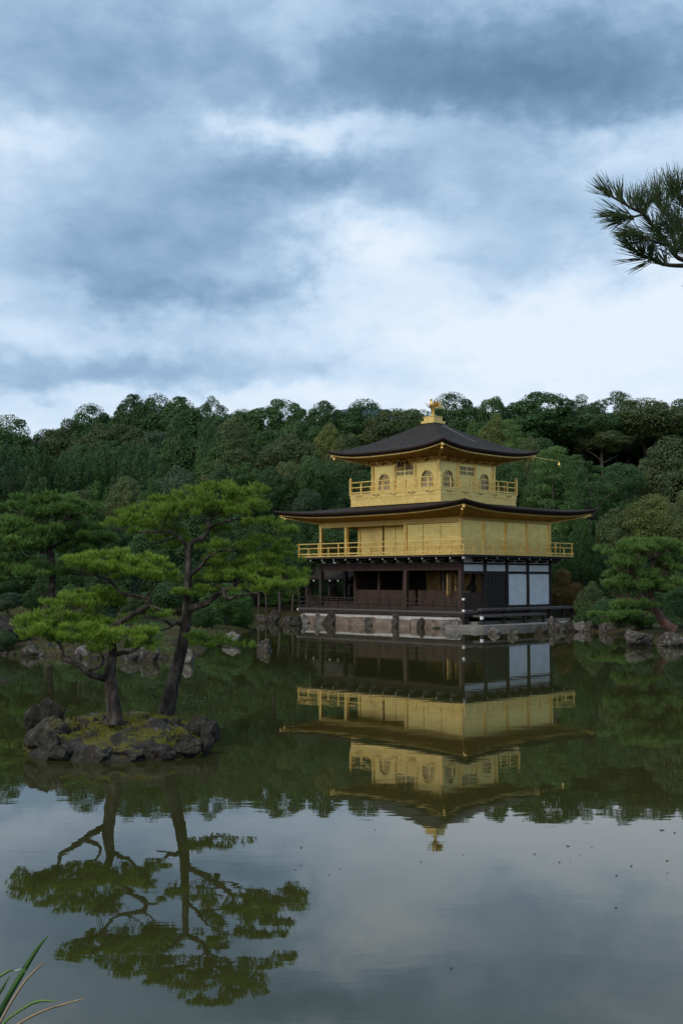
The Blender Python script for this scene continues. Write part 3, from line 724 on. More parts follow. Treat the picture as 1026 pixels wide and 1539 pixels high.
        q = MB(); q.bar(on_wall(side, -2.98, .05, 10.98), on_wall(side, 2.98, .05, 10.98), .1, .13); q.bar(on_wall(side, -3.05, .1, 11.2), on_wall(side, 3.05, .1, 11.2), .2, .2); q.build('wall_plate', GD, t)
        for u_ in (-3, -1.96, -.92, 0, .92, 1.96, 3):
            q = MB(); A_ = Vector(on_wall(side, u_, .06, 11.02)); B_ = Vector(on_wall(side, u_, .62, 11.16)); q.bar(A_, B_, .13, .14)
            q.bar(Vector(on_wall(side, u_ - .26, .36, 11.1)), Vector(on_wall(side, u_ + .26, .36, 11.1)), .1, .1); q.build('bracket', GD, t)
    k = MB(); k.box(-2.9, 2.9, -2.9, 2.9, 11.15, 11.2); k.build('ceiling', GD, t)
    k = MB(); k.box(-2.86, 2.86, -2.86, 2.86, z0 - .0, z0 + .02); k.build('inner_floor', wood, t)
    # name board hung under the eave, tilted forward
    pl = MB(); pl.box(-.27, .27, -.03, .03, -.36, .36); plo = pl.build('name_board', wb, t, (.03, -3.36, 11.0)); plo.rotation_euler = (R(-16), 0, 0)
    fr = MB(); fr.box(-.33, -.27, -.06, .04, -.42, .42); fr.box(.27, .33, -.06, .04, -.42, .42); fr.box(-.27, .27, -.06, .04, .36, .42); fr.box(-.27, .27, -.06, .04, -.42, -.36); fr.build('frame', G, plo)
    for i, ch in enumerate('究竟頂'):
        cu = bpy.data.curves.new('lettering', 'FONT'); cu.body = ch; cu.size = .24; cu.align_x = 'CENTER'; cu.align_y = 'CENTER'; cu.extrude = .006
        cu.materials.append(G); o_ = bpy.data.objects.new('lettering', cu); C.objects.link(o_); bpy.context.view_layer.update(); o = bpy.data.objects.new('lettering', bpy.data.meshes.new_from_object(o_.evaluated_get(bpy.context.evaluated_depsgraph_get()))); bpy.data.objects.remove(o_); C.objects.link(o); o.parent = plo; o.location = (0, -.04, .23 - i * .23); o.rotation_euler = (R(90), 0, 0)
    ur = roof_parts(t, 'upper_roof', 5.28, 5.28, 11.66, 2.62, 1.2, .42, .08, .26, (2.95, 2.95), 11.32, .30, (M['roof'], M['roof_edge']))
    # pale weathered ridge line down one hip slope, a slim rain pole at the corner
    k = MB(); pts = []
    for i in range(9):
        d_ = .14 + .5 * i / 8; x = 5.28 * d_; y = 5.28 * d_ * .18
        pts.append((x, y, roof_z(5.28, 5.28, x, y, 11.62, 2.66, 1.2, .48, 0) + .012))
    k.tube(pts, [.022] * 9, 6); k.build('lightning_wire', M['tile'], ur)
    k = MB(); k.tube([(5.0, 5.0, 11.62), (6.3, 6.3, 11.32)], [.03, .02], 6); k.lathe([(.02, 11.28), (.06, 11.24), (.08, 11.1), (.10, 11.06)], 6.25, 6.25, 8); k.build('rain_spout', G, ur)
    for A_, B_, zc, par in ((5.28, 5.28, 11.66, ur), (8.6, 7.23, 7.5, t)):
        for sx in (-1, 1):
            for sy in (-1, 1):
                k = MB(); x, y = sx * A_ * .93, sy * B_ * .93; k.lathe([(.02, zc), (.07, zc - .03), (.09, zc - .2), (.11, zc - .24), (.02, zc - .24), (.015, zc - .34)], x, y, 8); k.build('wind_bell', G, par)
    # pedestal and gilded bird
    k = MB(); k.box(-.60, .60, -.60, .60, 13.98, 14.16); k.box(-.46, .46, -.46, .46, 14.16, 14.44); k.box(-.5, .5, -.5, .5, 14.44, 14.48)
    k.lathe([(.34, 14.48), (.2, 14.56), (.12, 14.66), (.1, 14.68)], 0, 0, 12); ped = k.build('roof_pedestal', G, t)
    bm_ = bpy.data.meshes.new('bird'); V = [(0, .02, 14.62), (0, .03, 14.8), (0, .03, 14.98), (0, -.06, 15.12), (0, -.17, 15.22), (0, -.2, 15.36), (0, -.12, 15.48), (0, -.16, 15.56), (0, -.27, 15.53),
          (0, .18, 15.1), (0, .36, 15.05)]
    bm_.from_pydata(V, [(0, 1), (1, 2), (2, 3), (3, 4), (4, 5), (5, 6), (6, 7), (7, 8), (2, 9), (9, 10)], [])
    bo = link('gilded_bird', bm_, t); bm_.materials.append(G)
    sk = bo.modifiers.new('skin', 'SKIN'); rr = (.05, .06, .13, .16, .11, .075, .07, .10, .02, .12, .05)
    for i, q in enumerate(bm_.skin_vertices[0].data): q.radius = (rr[i], rr[i]); q.use_root = (i == 0)
    bo.modifiers.new('sub', 'SUBSURF').render_levels = 2
    bo.scale = (1.22, 1.22, 1.14); bo.location = (0, 0, -2.04)
    def feather_fan(nm, base, tips, wid):
        q = MB(); base = Vector(base)
        for tp in tips:
            tp = Vector(tp); d_ = tp - base; s_ = d_.cross(Vector((.3, .2, 1))).normalized() * wid; m_ = base + d_ * .6; th_ = d_.cross(s_).normalized() * .02
            q.add([base - s_ * .4, base + s_ * .4, m_ + s_ + th_, tp, m_ - s_ + th_, base + th_ * 2], [(0, 4, 3, 2, 1), (0, 1, 5), (5, 1, 2, 3, 4, 0)])
        return q.build(nm, G, bo)
    for sx in (-1, 1):
        feather_fan('wing', (sx * .08, -.02, 15.1), [(sx * .42, -.34, 15.5), (sx * .56, -.22, 15.46), (sx * .62, -.1, 15.36), (sx * .6, .02, 15.26), (sx * .5, .1, 15.14)], .07)
    feather_fan('tail', (0, .22, 15.06), [(-.24, .75, 15.5), (-.1, .85, 15.42), (.04, .92, 15.32), (.14, .95, 15.2), (.26, .86, 15.1), (.1, .66, 15.52)], .085)
    for sx in (-.05, .05):
        k = MB(); k.tube([(sx, .02, 14.64), (sx, .03, 14.95)], [.03, .04], 6); k.build('leg', G, bo)
    return t
build_pavilion()

# foundation: stone wall at the water, pale plaster ledge, paved terrace at the side
def pav_thing(nm, mb, mat, label, cat, group=None):
    o = mb.build(nm, mat); o.location = PAV; o.rotation_euler = (0, 0, -PTH); return tag(o, label, cat, group)
rnd = random.Random(5)
k = MB(); x = -7.2
while x < 7.2:
    w_ = rnd.uniform(1.1, 2.3); x1 = min(x + w_, 7.3); dz = rnd.uniform(-.05, .04); dy = rnd.uniform(-.05, .05)
    k.box(x + .012, x1 - .012, -6.28 + dy, -5.3, -1.0, .5 + dz); x = x1
pav_thing('foundation_wall', k, M['stonewall'], 'low pinkish stone wall at the waterline under the pavilion front', 'stone wall')
k = MB(); k.box(-7.1, 7.05, -5.86, -5.0, .2, .70); pav_thing('plaster_ledge', k, M['ledge'], 'pale plaster ledge above the pinkish foundation wall', 'ledge')
bt = MB()
tv = [(6.9, -7.15), (7.3, -7.5), (8.3, -7.35), (9.4, -6.6), (9.8, -4.6), (9.9, 2.2), (9.4, 4.6), (7.0, 4.8)]
bt.add([(x, y, .26) for x, y in tv] + [(x, y, -.9) for x, y in tv], [tuple(range(8))] + [(i, i + 8, (i + 1) % 8 + 8, (i + 1) % 8) for i in range(8)])
pav_thing('stone_terrace', bt, M['terrace'], 'flat pale stone terrace at the foot of the side steps', 'terrace')
k = MB(); k.box(6.9, 7.9, -5.2, 4.9, .26, .42); pav_thing('stone_step', k, M['terrace'], 'long low stone step below the dark side deck', 'step')

# the roofed fishing deck on the far left of the pavilion
def fishing_deck():
    o_ = pav(-7.55, 1.2)
    t = thing('fishing_deck', 'small dark roofed fishing deck projecting from the left end of the pavilion', 'annex', o_, -PTH)
    # local axes: x to the pavilion, so the deck runs to -x
    L_ = 5.2
    for x, y in ((-.6, -1.3), (-2.7, -1.3), (-4.8, -1.3), (-.6, 1.3), (-2.7, 1.3), (-4.8, 1.3)):
        k = MB(); k.box(x - .11, x + .11, y - .11, y + .11, -.9, 3.0); k.build('pillar', M['wood_black'], t)
    k = MB(); k.box(-L_, 0, -1.6, 1.6, .95, 1.1); k.build('floor', M['wood'], t)
    k = MB(); k.box(-L_, 0, -1.42, -1.18, 2.55, 2.68); k.box(-L_, 0, -1.4, -1.2, 3.0, 3.14); k.box(-L_, 0, 1.2, 1.4, 3.0, 3.14); k.build('beam', M['wood_black'], t)
    k = MB(); k.box(-L_, 0, -1.55, -1.48, 1.5, 1.56); k.box(-L_, 0, -1.55, -1.48, 1.75, 1.81); k.box(-L_ , 0, -1.53, -1.49, 1.1, 1.5); k.build('railing', M['wood'], t)
    k = MB(); n = 8
    for sy in (-1, 1):
        pr = [(sy * 2.1 * (1 - i / n), 3.18 + 1.15 * (i / n) ** 1.25) for i in range(n + 1)]
        k.add([(x, y, z) for y, z in pr for x in (-L_ - .6, .3)], [(2 * i, 2 * i + 1, 2 * i + 3, 2 * i + 2) for i in range(n)], True)
        k.add([(x, y, z) for y, z in ((sy * 2.1, 3.18), (sy * 2.06, 3.0), (sy * 1.3, 3.15)) for x in (-L_ - .6, .3)], [(0, 1, 3, 2), (2, 3, 5, 4)])
    for x in (-L_ - .6, .3):
        k.add([(x, 2.1, 3.18), (x, 1.05, 3.66), (x, 0, 4.33), (x, -1.05, 3.66), (x, -2.1, 3.18)], [(0, 1, 2, 3, 4)])
    rf = k.build('roof', M['roof'], t)
    k = MB(); k.box(-L_ - .7, .35, -.2, .2, 4.28, 4.46); k.tube([(-L_ - .7, 0, 4.5), (.35, 0, 4.5)], [.14, .14], 8); k.box(-L_ - .86, -L_ - .7, -.3, .3, 4.2, 4.66); k.build('ridge_tiles', M['tile'], rf)
    for i in range(7):
        x = -L_ - .3 + i * .88
        k = MB(); k.box(x - .07, x + .07, -2.02, -1.2, 2.92, 3.05); rr_ = k.build('rafter', M['wood_black'], rf)
        k = MB(); k.box(x - .075, x + .075, -2.045, -2.02, 2.91, 3.06); k.build('painted_end', M['white'], rr_)
fishing_deck()

# a carved seated figure in the shade of the ground floor room
def seated_statue():
    p = pav(4.6, -1.6, 1.3)
    t = thing('seated_statue', 'dark seated statue on a plinth inside the open ground floor room', 'statue', p, -PTH)
    k = MB(); k.box(-.6, .6, -.4, .4, 0, .5); k.box(-.7, .7, -.5, .5, .5, .58); k.build('plinth', M['wood_black'], t)
    me = bpy.data.meshes.new('figure'); V = [(0, 0, .75), (0, .02, 1.05), (0, .02, 1.32), (0, 0, 1.46), (0, -.02, 1.62), (0, -.02, 1.74), (-.42, -.12, .68), (.42, -.12, .68), (0, -.34, .66), (-.28, 0, 1.24), (-.36, -.1, .98), (-.12, -.28, .84), (.28, 0, 1.24), (.36, -.1, .98), (.12, -.28, .84)]
    me.from_pydata(V, [(0, 1), (1, 2), (2, 3), (3, 4), (4, 5), (0, 6), (0, 7), (6, 8), (2, 9), (9, 10), (10, 11), (2, 12), (12, 13), (13, 14)], [])
    me.materials.append(M['wood_black']); o = link('figure', me, t); o.modifiers.new('skin', 'SKIN')
    rr = (.24, .22, .2, .08, .13, .09, .15, .15, .12, .1, .08, .06, .1, .08, .06)
    for i, q in enumerate(me.skin_vertices[0].data): q.radius = (rr[i], rr[i]); q.use_root = (i == 0)
    o.modifiers.new('sub', 'SUBSURF').render_levels = 2
seated_statue()

# ------------------------------------------------------------------ rocks
def rock_mesh(seed, sx, sy, sz, mat, rough=.22, cut=True, sub=5):
    bm = bmesh.new(); bmesh.ops.create_icosphere(bm, subdivisions=sub, radius=1)
    rn = random.Random(seed); off = Vector((seed * 1.7, seed * .9, seed * 2.3))
    planes = []
    for _ in range(10 if cut else 0):
        n = Vector((rn.gauss(0, 1), rn.gauss(0, 1), rn.gauss(.1, .8))).normalized(); planes.append((n, rn.uniform(.45, .8)))
    for v in bm.verts:
        p = v.co.copy()
        for n, d in planes:
            e = p.dot(n) - d
            if e > 0: p -= n * e * .85
        p *= 1 + rough * mnoise.noise(p * 1.3 + off) + rough * .45 * mnoise.noise(p * 3.3 + off) + rough * .28 * mnoise.noise(p * 8 + off) + rough * .16 * mnoise.noise(p * 18 + off)
        v.co = Vector((p.x * sx, p.y * sy, p.z * sz))
    me = bpy.data.meshes.new('rock'); bm.to_mesh(me); bm.free(); me.polygons.foreach_set('use_smooth', [True] * len(me.polygons)); me.materials.append(mat); return me
_rk = [0]
def rock(px0, px1, py0, py1, Y, mat, label, group, depth=.8, tilt=0, up=1.25, rough=.26):
    """a rock filling this stretch of the picture at distance Y, bedded in the ground or the water"""
    _rk[0] += 1
    a = P(px0, py1, Y); b_ = P(px1, py0, Y)
    w = (b_.x - a.x) / 2; h = (b_.z - a.z)
    zc = a.z + h * .36; sz = h * .54
    o = link('rock', rock_mesh(_rk[0] * 3 + 1, w * 1.0, w * depth, sz * up, M[mat], rough))
    o.location = ((a.x + b_.x) / 2, Y + w * depth * .3, zc); o.rotation_euler = (0, R(tilt), 0)
    tag(o, label, 'rock', group); return o
def Yw(py): return W(513, py).y

gI = 'rocks around the pine islet'
rock(36, 92, 1049, 1100, 20.4, 'rock_dark', 'upright square dark rock at the left end of the pine islet', gI, .95, 0)
rock(28, 118, 1078, 1126, 19.4, 'rock_moss', 'long grey sloping rock at the left end of the pine islet', gI, .95, -14)
rock(104, 178, 1074, 1104, 20.6, 'rock_moss', 'broad flat rock behind the moss, left of the small pine trunk', gI, .95)
rock(68, 112, 1123, 1142, 18.75, 'rock_dark', 'small dark rock at the front left waterline of the pine islet', gI, .95)
rock(118, 176, 1117, 1143, 18.7, 'rock_moss', 'brown mossy rock at the front waterline below the small pine', gI, .95)
rock(168, 222, 1119, 1142, 18.75, 'rock_moss', 'brown mossy rock at the middle of the islet front', gI, .95)
rock(216, 262, 1111, 1142, 18.8, 'rock_dark', 'dark blocky rock right of the middle of the islet front', gI, .95)
rock(254, 302, 1107, 1136, 19.0, 'rock_dark', 'dark blocky rock near the right end of the islet front', gI, .95)
rock(204, 262, 1082, 1118, 19.6, 'rock', 'grey rock with a pale lichen patch in the middle of the islet', gI, .95)
rock(186, 228, 1066, 1084, 22.2, 'rock_moss', 'small rounded rock between the two pine trunks on the islet', gI, .95)
rock(274, 316, 1077, 1102, 20.4, 'rock_moss', 'tall dark rock at the right end of the pine islet', gI, .7)
rock(296, 336, 1084, 1110, 20.2, 'rock_dark', 'low dark rock at the far right tip of the pine islet', gI, .95)
rock(286, 304, 1108, 1126, 19.2, 'rock', 'tiny grey rock at the right front waterline of the islet', gI, .8)
rock(150, 178, 1096, 1116, 19.8, 'rock_moss', 'half buried rock in the moss below the small pine trunk', gI, .8)

gP = 'rocks along the shore beside the pavilion'
def yS(px): # distance of the foundation wall at this picture column
    d = ray(px, 930); q = MB  # solved on the wall plane y_local = -6.35
    n = (pst, pct); t = (-6.45 + PAV.x * n[0] + PAV.y * n[1]) / (d.x * n[0] + d.y * n[1]); return t * d.y
rk = [(447, 470, 922, 941, 'rock_pale', 'pale rough rock at the left end of the pink foundation wall'), (468, 488, 921, 941, 'rock_pale', 'second pale rough rock from the left end of the pink wall'),
      (486, 508, 919, 942, 'rock_dark', 'dark upright rock at the left part of the pink wall'), (545, 561, 925, 944, 'rock', 'grey upright rock against the pink wall below the open left room'),
      (586, 602, 922, 945, 'rock', 'brownish upright rock against the middle of the pink wall'), (622, 640, 925, 948, 'rock_dark', 'tall dark upright rock at the right part of the pink wall'),
      (648, 668, 940, 955, 'rock_dark', 'low black rock in the water before the pink wall'), (664, 694, 928, 951, 'rock_pale', 'reddish boulder at the corner of the pink wall')]
for x0, x1, y0, y1, m_, lb in rk: rock(x0, x1, y0, y1, yS((x0 + x1) / 2), m_, lb, gP, .5, up=1.2)
for x0, x1, y0, y1, Y, m_, lb in [
    (733, 752, 941, 955, 66.5, 'rock_pale', 'pale boulder in the water before the terrace'), (763, 783, 941, 956, 66.5, 'rock', 'grey boulder with moss in the water before the terrace, right of the pale one'),
    (802, 824, 938, 954, 67.5, 'rock_dark', 'dark low rock at the right end of the terrace'), (822, 845, 926, 950, 69, 'rock', 'tall grey rock right of the terrace'),
    (838, 852, 940, 952, 68, 'rock', 'small rock at the foot of the tall grey rock right of the terrace'), (848, 868, 930, 951, 69.5, 'rock_dark', 'dark brown rock right of the tall grey rock'), (860, 882, 930, 951, 70, 'rock_pale', 'speckled pale rock on the shore below the maple'),
    (876, 900, 931, 951, 69, 'rock', 'grey rock half under the low pine bushes, left one'), (896, 926, 933, 953, 68, 'rock', 'grey rock half under the low pine bushes, right one'),
    (940, 986, 944, 970, 50.8, 'rock', 'large grey boulder standing at the right shore'), (982, 1034, 950, 970, 50.8, 'rock', 'broad flat grey boulder at the right edge of the shore'), (1030, 1080, 950, 978, 49.5, 'rock_dark', 'dark boulder just beyond the right edge of the shore')]:
    rock(x0, x1, y0, y1, min(Y, Yw(y1) + 1.5), m_, lb, gP, .7)
rock(296, 320, 1090, 1130, 19.3, 'rock_moss', 'mossy grey rock at the right front corner of the islet', gI, .7)
rock(228, 276, 1078, 1104, 20.4, 'rock_moss', 'broad mossy rock at the foot of the tall leaning trunk', gI, .8)
rock(120, 166, 1094, 1120, 19.4, 'rock', 'flat grey rock in front of the short pine trunk', gI, .8)
rock(56, 92, 1100, 1132, 19.0, 'rock_moss', 'rounded mossy rock under the long sloping rock on the left', gI, .8)
gL = 'rocks along the left bank and the inlet'
for x0, x1, y0, y1, Y, m_, lb in [
    (-14, 17, 922, 950, 47.5, 'rock_dark', 'dark pointed rock at the left edge, the upper of two'), (-20, 22, 942, 968, 46.5, 'rock_dark', 'broad dark rock at the left edge, the lower of two'),
    (38, 58, 962, 984, 45.2, 'rock', 'stump shaped rock at the waterline of the left bank'), (30, 64, 976, 987, 44.8, 'rock', 'flat stone under the stump shaped rock'),
    (68, 84, 969, 984, 45.5, 'rock', 'small grey rock right of the stump shaped rock'), (84, 100, 970, 985, 45.5, 'rock_pale', 'pale brown rock at the waterline under the small pine foliage'),
    (102, 118, 975, 988, 45, 'rock', 'small rock on the left bank beside the pale brown one'), (112, 136, 974, 990, 44.8, 'rock_pale', 'wedge shaped pale rock below the small pine branch'),
    (134, 152, 970, 988, 45.5, 'rock', 'grey rock on the left bank behind the small pine trunk'), (178, 216, 972, 993, 45.2, 'rock', 'broad grey rock on the left bank seen between the two trunks'), (206, 240, 976, 995, 44.8, 'rock', 'low rock on the left bank just left of the tall pine trunk'),
    (272, 294, 978, 998, 44.5, 'rock_pale', 'whitish rock at the bank just right of the tall pine trunk'), (252, 274, 966, 984, 46.5, 'rock_dark', 'dark rock on the bank behind the tall pine trunk'),
    (333, 360, 952, 968, 53.5, 'rock_pale', 'smooth pale boulder in the inlet right of the tall pine'), (385, 409, 965, 979, 49.6, 'rock', 'lone jagged rock in open water before the inlet'),
    (350, 372, 924, 934, 76, 'rock_pale', 'pale stone on the far shore of the inlet behind the round bush'), (364, 382, 922, 931, 80, 'rock', 'grey boulder on the far shore of the inlet'), (385, 398, 923, 936, 81, 'rock', 'blue grey boulder under the far trunks'),
    (402, 420, 920, 936, 82, 'rock_dark', 'brown boulder at the far end of the inlet'), (422, 442, 929, 940, 80, 'rock', 'grey green boulder beside the fishing deck'), (438, 454, 929, 941, 79.5, 'rock_dark', 'dark boulder under the fishing deck rail')]:
    g_ = (x1 - x0) * .12; rock(x0 - g_, x1 + g_, y0 - 3, y1 + 2, min(Y, Yw(y1) + .3), m_, lb, gL, .7)

_r = random.Random(12)
for i in range(26):
    px = -18 + 12.6 * i + _r.uniform(-4, 4); yl = np.interp(px, [-20, 40, 110, 200, 275, 305], [983, 985.5, 990.5, 991.5, 990, 984]); w_ = _r.uniform(5, 11); h_ = _r.uniform(5, 11)
    rock(px - w_, px + w_, yl - h_, yl + 2, Yw(yl) + _r.uniform(0, .5), _r.choice(('rock', 'rock_dark', 'rock_dark', 'rock_moss')), 'small rough stone set in the line along the left bank waterline', 'stones edging the left bank', .7)
# the islet itself: a mossy hump in the water
def islet_z(x, y, t_):
    q = Vector((x * 1.9, y * 1.9, 0)); c = mnoise.cell(q * 1.1 + Vector((mnoise.noise(q * 1.5), mnoise.noise(q * 1.5 + Vector((7, 3, 1))), 0)) * .8)
    return .42 * (1 - t_ ** 5) - .22 * t_ ** 9 + .10 * c * (1 - t_ ** 4) + .10 * mnoise.noise(q) + .06 * mnoise.noise(q * 3) + .03 * mnoise.noise(q * 7)
def islet():
    cx, cy = P(178, 1100, 20.5).x, 20.35; rx, ry = 1.72, 1.75
    mb = MB(); n, mr = 150, 60; vs = [(cx, cy, islet_z(cx, cy, 0))]; fs = []
    for k in range(1, mr + 1):
        t_ = k / mr
        for i in range(n):
            a_ = 2 * math.pi * i / n; w_ = 1 + .13 * mnoise.noise(Vector((math.cos(a_) * 1.6, math.sin(a_) * 1.6, 3)))
            x, y = cx + rx * w_ * t_ * math.cos(a_), cy + ry * w_ * t_ * math.sin(a_)
            z = islet_z(x, y, t_)
            vs.append((x, y, z))
    fs += [(0, 1 + i, 1 + (i + 1) % n) for i in range(n)]
    for k in range(mr - 1):
        for i in range(n): fs.append((1 + k * n + i, 1 + (k + 1) * n + i, 1 + (k + 1) * n + (i + 1) % n, 1 + k * n + (i + 1) % n))
    mb.add(vs, fs, True); o = struct('islet', mb, M['islet'])
    # short moss and grass growing on it
    rg = np.random.default_rng(8); out = []
    for _ in range(9000):
        a_ = rg.uniform(0, 6.283); r_ = math.sqrt(rg.uniform(0, 1)) * .98
        x, y = cx + rx * r_ * math.cos(a_), cy + ry * r_ * math.sin(a_)
        if mnoise.noise(Vector((x * 1.3, y * 1.3, 5))) + .12 * mnoise.noise(Vector((x * 5, y * 5, 2))) < -.16: continue
        z = islet_z(x, y, r_)
        if z < .02: continue
        for _k in range(3):
            b_ = rg.uniform(0, 6.283); h_ = rg.uniform(.012, .04); dx, dy = math.cos(b_) * .01, math.sin(b_) * .01
            lx, ly = rg.normal(0, .015, 2); ox, oy = rg.normal(0, .02, 2)
            out += [(x + ox - dx, y + oy - dy, z - .01), (x + ox + dx, y + oy + dy, z - .01), (x + ox + lx, y + oy + ly, z + h_)]
    o = link('moss', np_mesh('moss', out, 3, M['moss_blade'])); o['kind'] = 'stuff'; o['label'] = 'yellow green moss and short grass covering the pine islet'
islet()

# ------------------------------------------------------------------ pines built branch by branch
def tufts(centers, dirs, n, ln, wd, spread, seed, bend=.12):
    """needle tufts: n needles fanning out from each centre about its direction"""
    rg = np.random.default_rng(seed); c = np.repeat(np.asarray(centers), n, 0); d = np.repeat(np.asarray(dirs), n, 0)
    dd = d + rg.normal(0, spread, d.shape); dd /= np.linalg.norm(dd, axis=1, keepdims=True)
    l = ln * rg.uniform(.65, 1.1, (len(c), 1)); st = c + d * rg.uniform(0, ln * .7, (len(c), 1)) * .8
    side = np.cross(dd, rg.normal(0, 1, d.shape)); side /= np.linalg.norm(side, axis=1, keepdims=True) + 1e-9
    tip = st + dd * l; tip[:, 2] -= 0
    return np.stack([st - side * wd, st + side * wd, tip], 1).reshape(-1, 3)
def pads_to_tufts(pads, Y, k, count, seed, dome=.55):
    """pads: (px, py, rx, ry, dy) flattened clouds of shoots in the picture at distance Y; returns shoot bases and directions"""
    rn = random.Random(seed); C_, D_ = [], []
    tot = sum(p[2] * max(p[3], 10) for p in pads)
    for (px, py, rx, ry, dy) in pads:
        c = P(px, py, Y + dy); ax = rx * 1.06 / k; az = ry * 1.18 / k; ay = ax * .85
        m = max(5, int(rx * max(ry, 9) / 30)); per = max(3, int(count * rx * max(ry, 10) / tot / m))
        for j in range(m):
            a_ = rn.uniform(0, 6.283); r_ = math.sqrt(rn.random()); lump = 1 + .25 * math.sin(a_ * 5 + px) * math.sin(a_ * 3 + py)
            x, y = math.cos(a_) * r_ * lump, math.sin(a_) * r_ * lump; zt = (1 - min(1, r_) ** 2) ** .5
            z = zt * dome * 1.5 - rn.random() ** 1.4 * (zt * dome * 1.5 + .75 * (1 - .5 * r_)) + rn.gauss(0, .12)
            q = Vector((c.x + x * ax, c.y + y * ay, c.z + z * az)); cr = rn.uniform(5.5, 11) / k
            out = Vector((x * .5, y * .5, .8))
            for _ in range(per):
                e = Vector((rn.gauss(0, 1), rn.gauss(0, 1), abs(rn.gauss(0, .8)) - .15)).normalized() * rn.random() ** .5
                C_.append((q.x + e.x * cr, q.y + e.y * cr, q.z + e.z * cr * .62)); D_.append((out * .75 + e * .8 + Vector((rn.gauss(0, .12), rn.gauss(0, .12), .25))).normalized()[:])
    return C_, D_
def skeleton(t, trunk, limbs, Y, k, mat, seed, wob=.16, n=9):
    """trunk and limbs: lists of (px, py, radius px, dy)"""
    def pts(l): return [P(a, b_, Y + d_) for a, b_, r, d_ in l], [r * (.88 if k > 60 else 1) / k for a, b_, r, d_ in l]
    mb = MB(); p, r = pts(trunk); mb.tube(p, r, 14, wob, seed, 8); mb.build('trunk', mat, t)
    nodes = list(p)
    for i, l in enumerate(limbs):
        p, r = pts(l); m2 = MB(); m2.tube(p, r, n, wob, seed + i, 6); m2.build('limb', mat, t)
        sp, _ = spline(p, r, 4) if len(p) > 2 else (p, r); nodes += sp
    return nodes
def twigs(t, nodes, C_, Y, k, mat, seed, every, r0):
    rn = random.Random(seed); mb = MB(); N_ = np.array([tuple(q) for q in nodes])
    for i in range(0, len(C_), every):
        c = np.array(C_[i]); j = int(np.argmin(((N_ - c) ** 2 * np.array([1, 1, 1.5])).sum(1))); a = Vector(N_[j]); b_ = Vector(c)
        ln = (b_ - a).length
        if ln > .75 * FPX / k / 21 or ln < .05: continue
        m_ = a.lerp(b_, .5) + Vector((rn.gauss(0, .06), rn.gauss(0, .06), -.02 - .05 * ln)) * ln
        mb.tube([a, m_, b_], [r0, r0 * .7, r0 * .35], 5, 0, 0, 3)
    mb.build('twigs', mat, t)['kind'] = 'stuff'
def pine(name_label, Y, trunk, limbs, pads, count, seed, bark, need, nn=13, ln=.085, wd=.0045, spread=.42, group=None, every=6, r0=.008, base=None, dome=.55):
    k = FPX / Y; b_ = base or P(trunk[0][0], trunk[0][1], Y + trunk[0][3])
    t = thing('pine_tree', name_label, 'pine tree', (0, 0, 0), 0, group)
    t.location = b_
    nodes = skeleton(t, trunk, limbs, Y, k, M[bark], seed)
    C_, D_ = pads_to_tufts(pads, Y, k, count, seed + 1, dome)
    twigs(t, nodes, C_, Y, k, M[bark], seed + 2, every, r0)
    o = link('needles', np_mesh('needles', tufts(C_, D_, nn, ln, wd, spread, seed + 3), 3, M[need]), t)
    bpy.context.view_layer.update()
    for ch in t.children: ch.matrix_parent_inverse = Matrix.Translation(-b_)
    return t

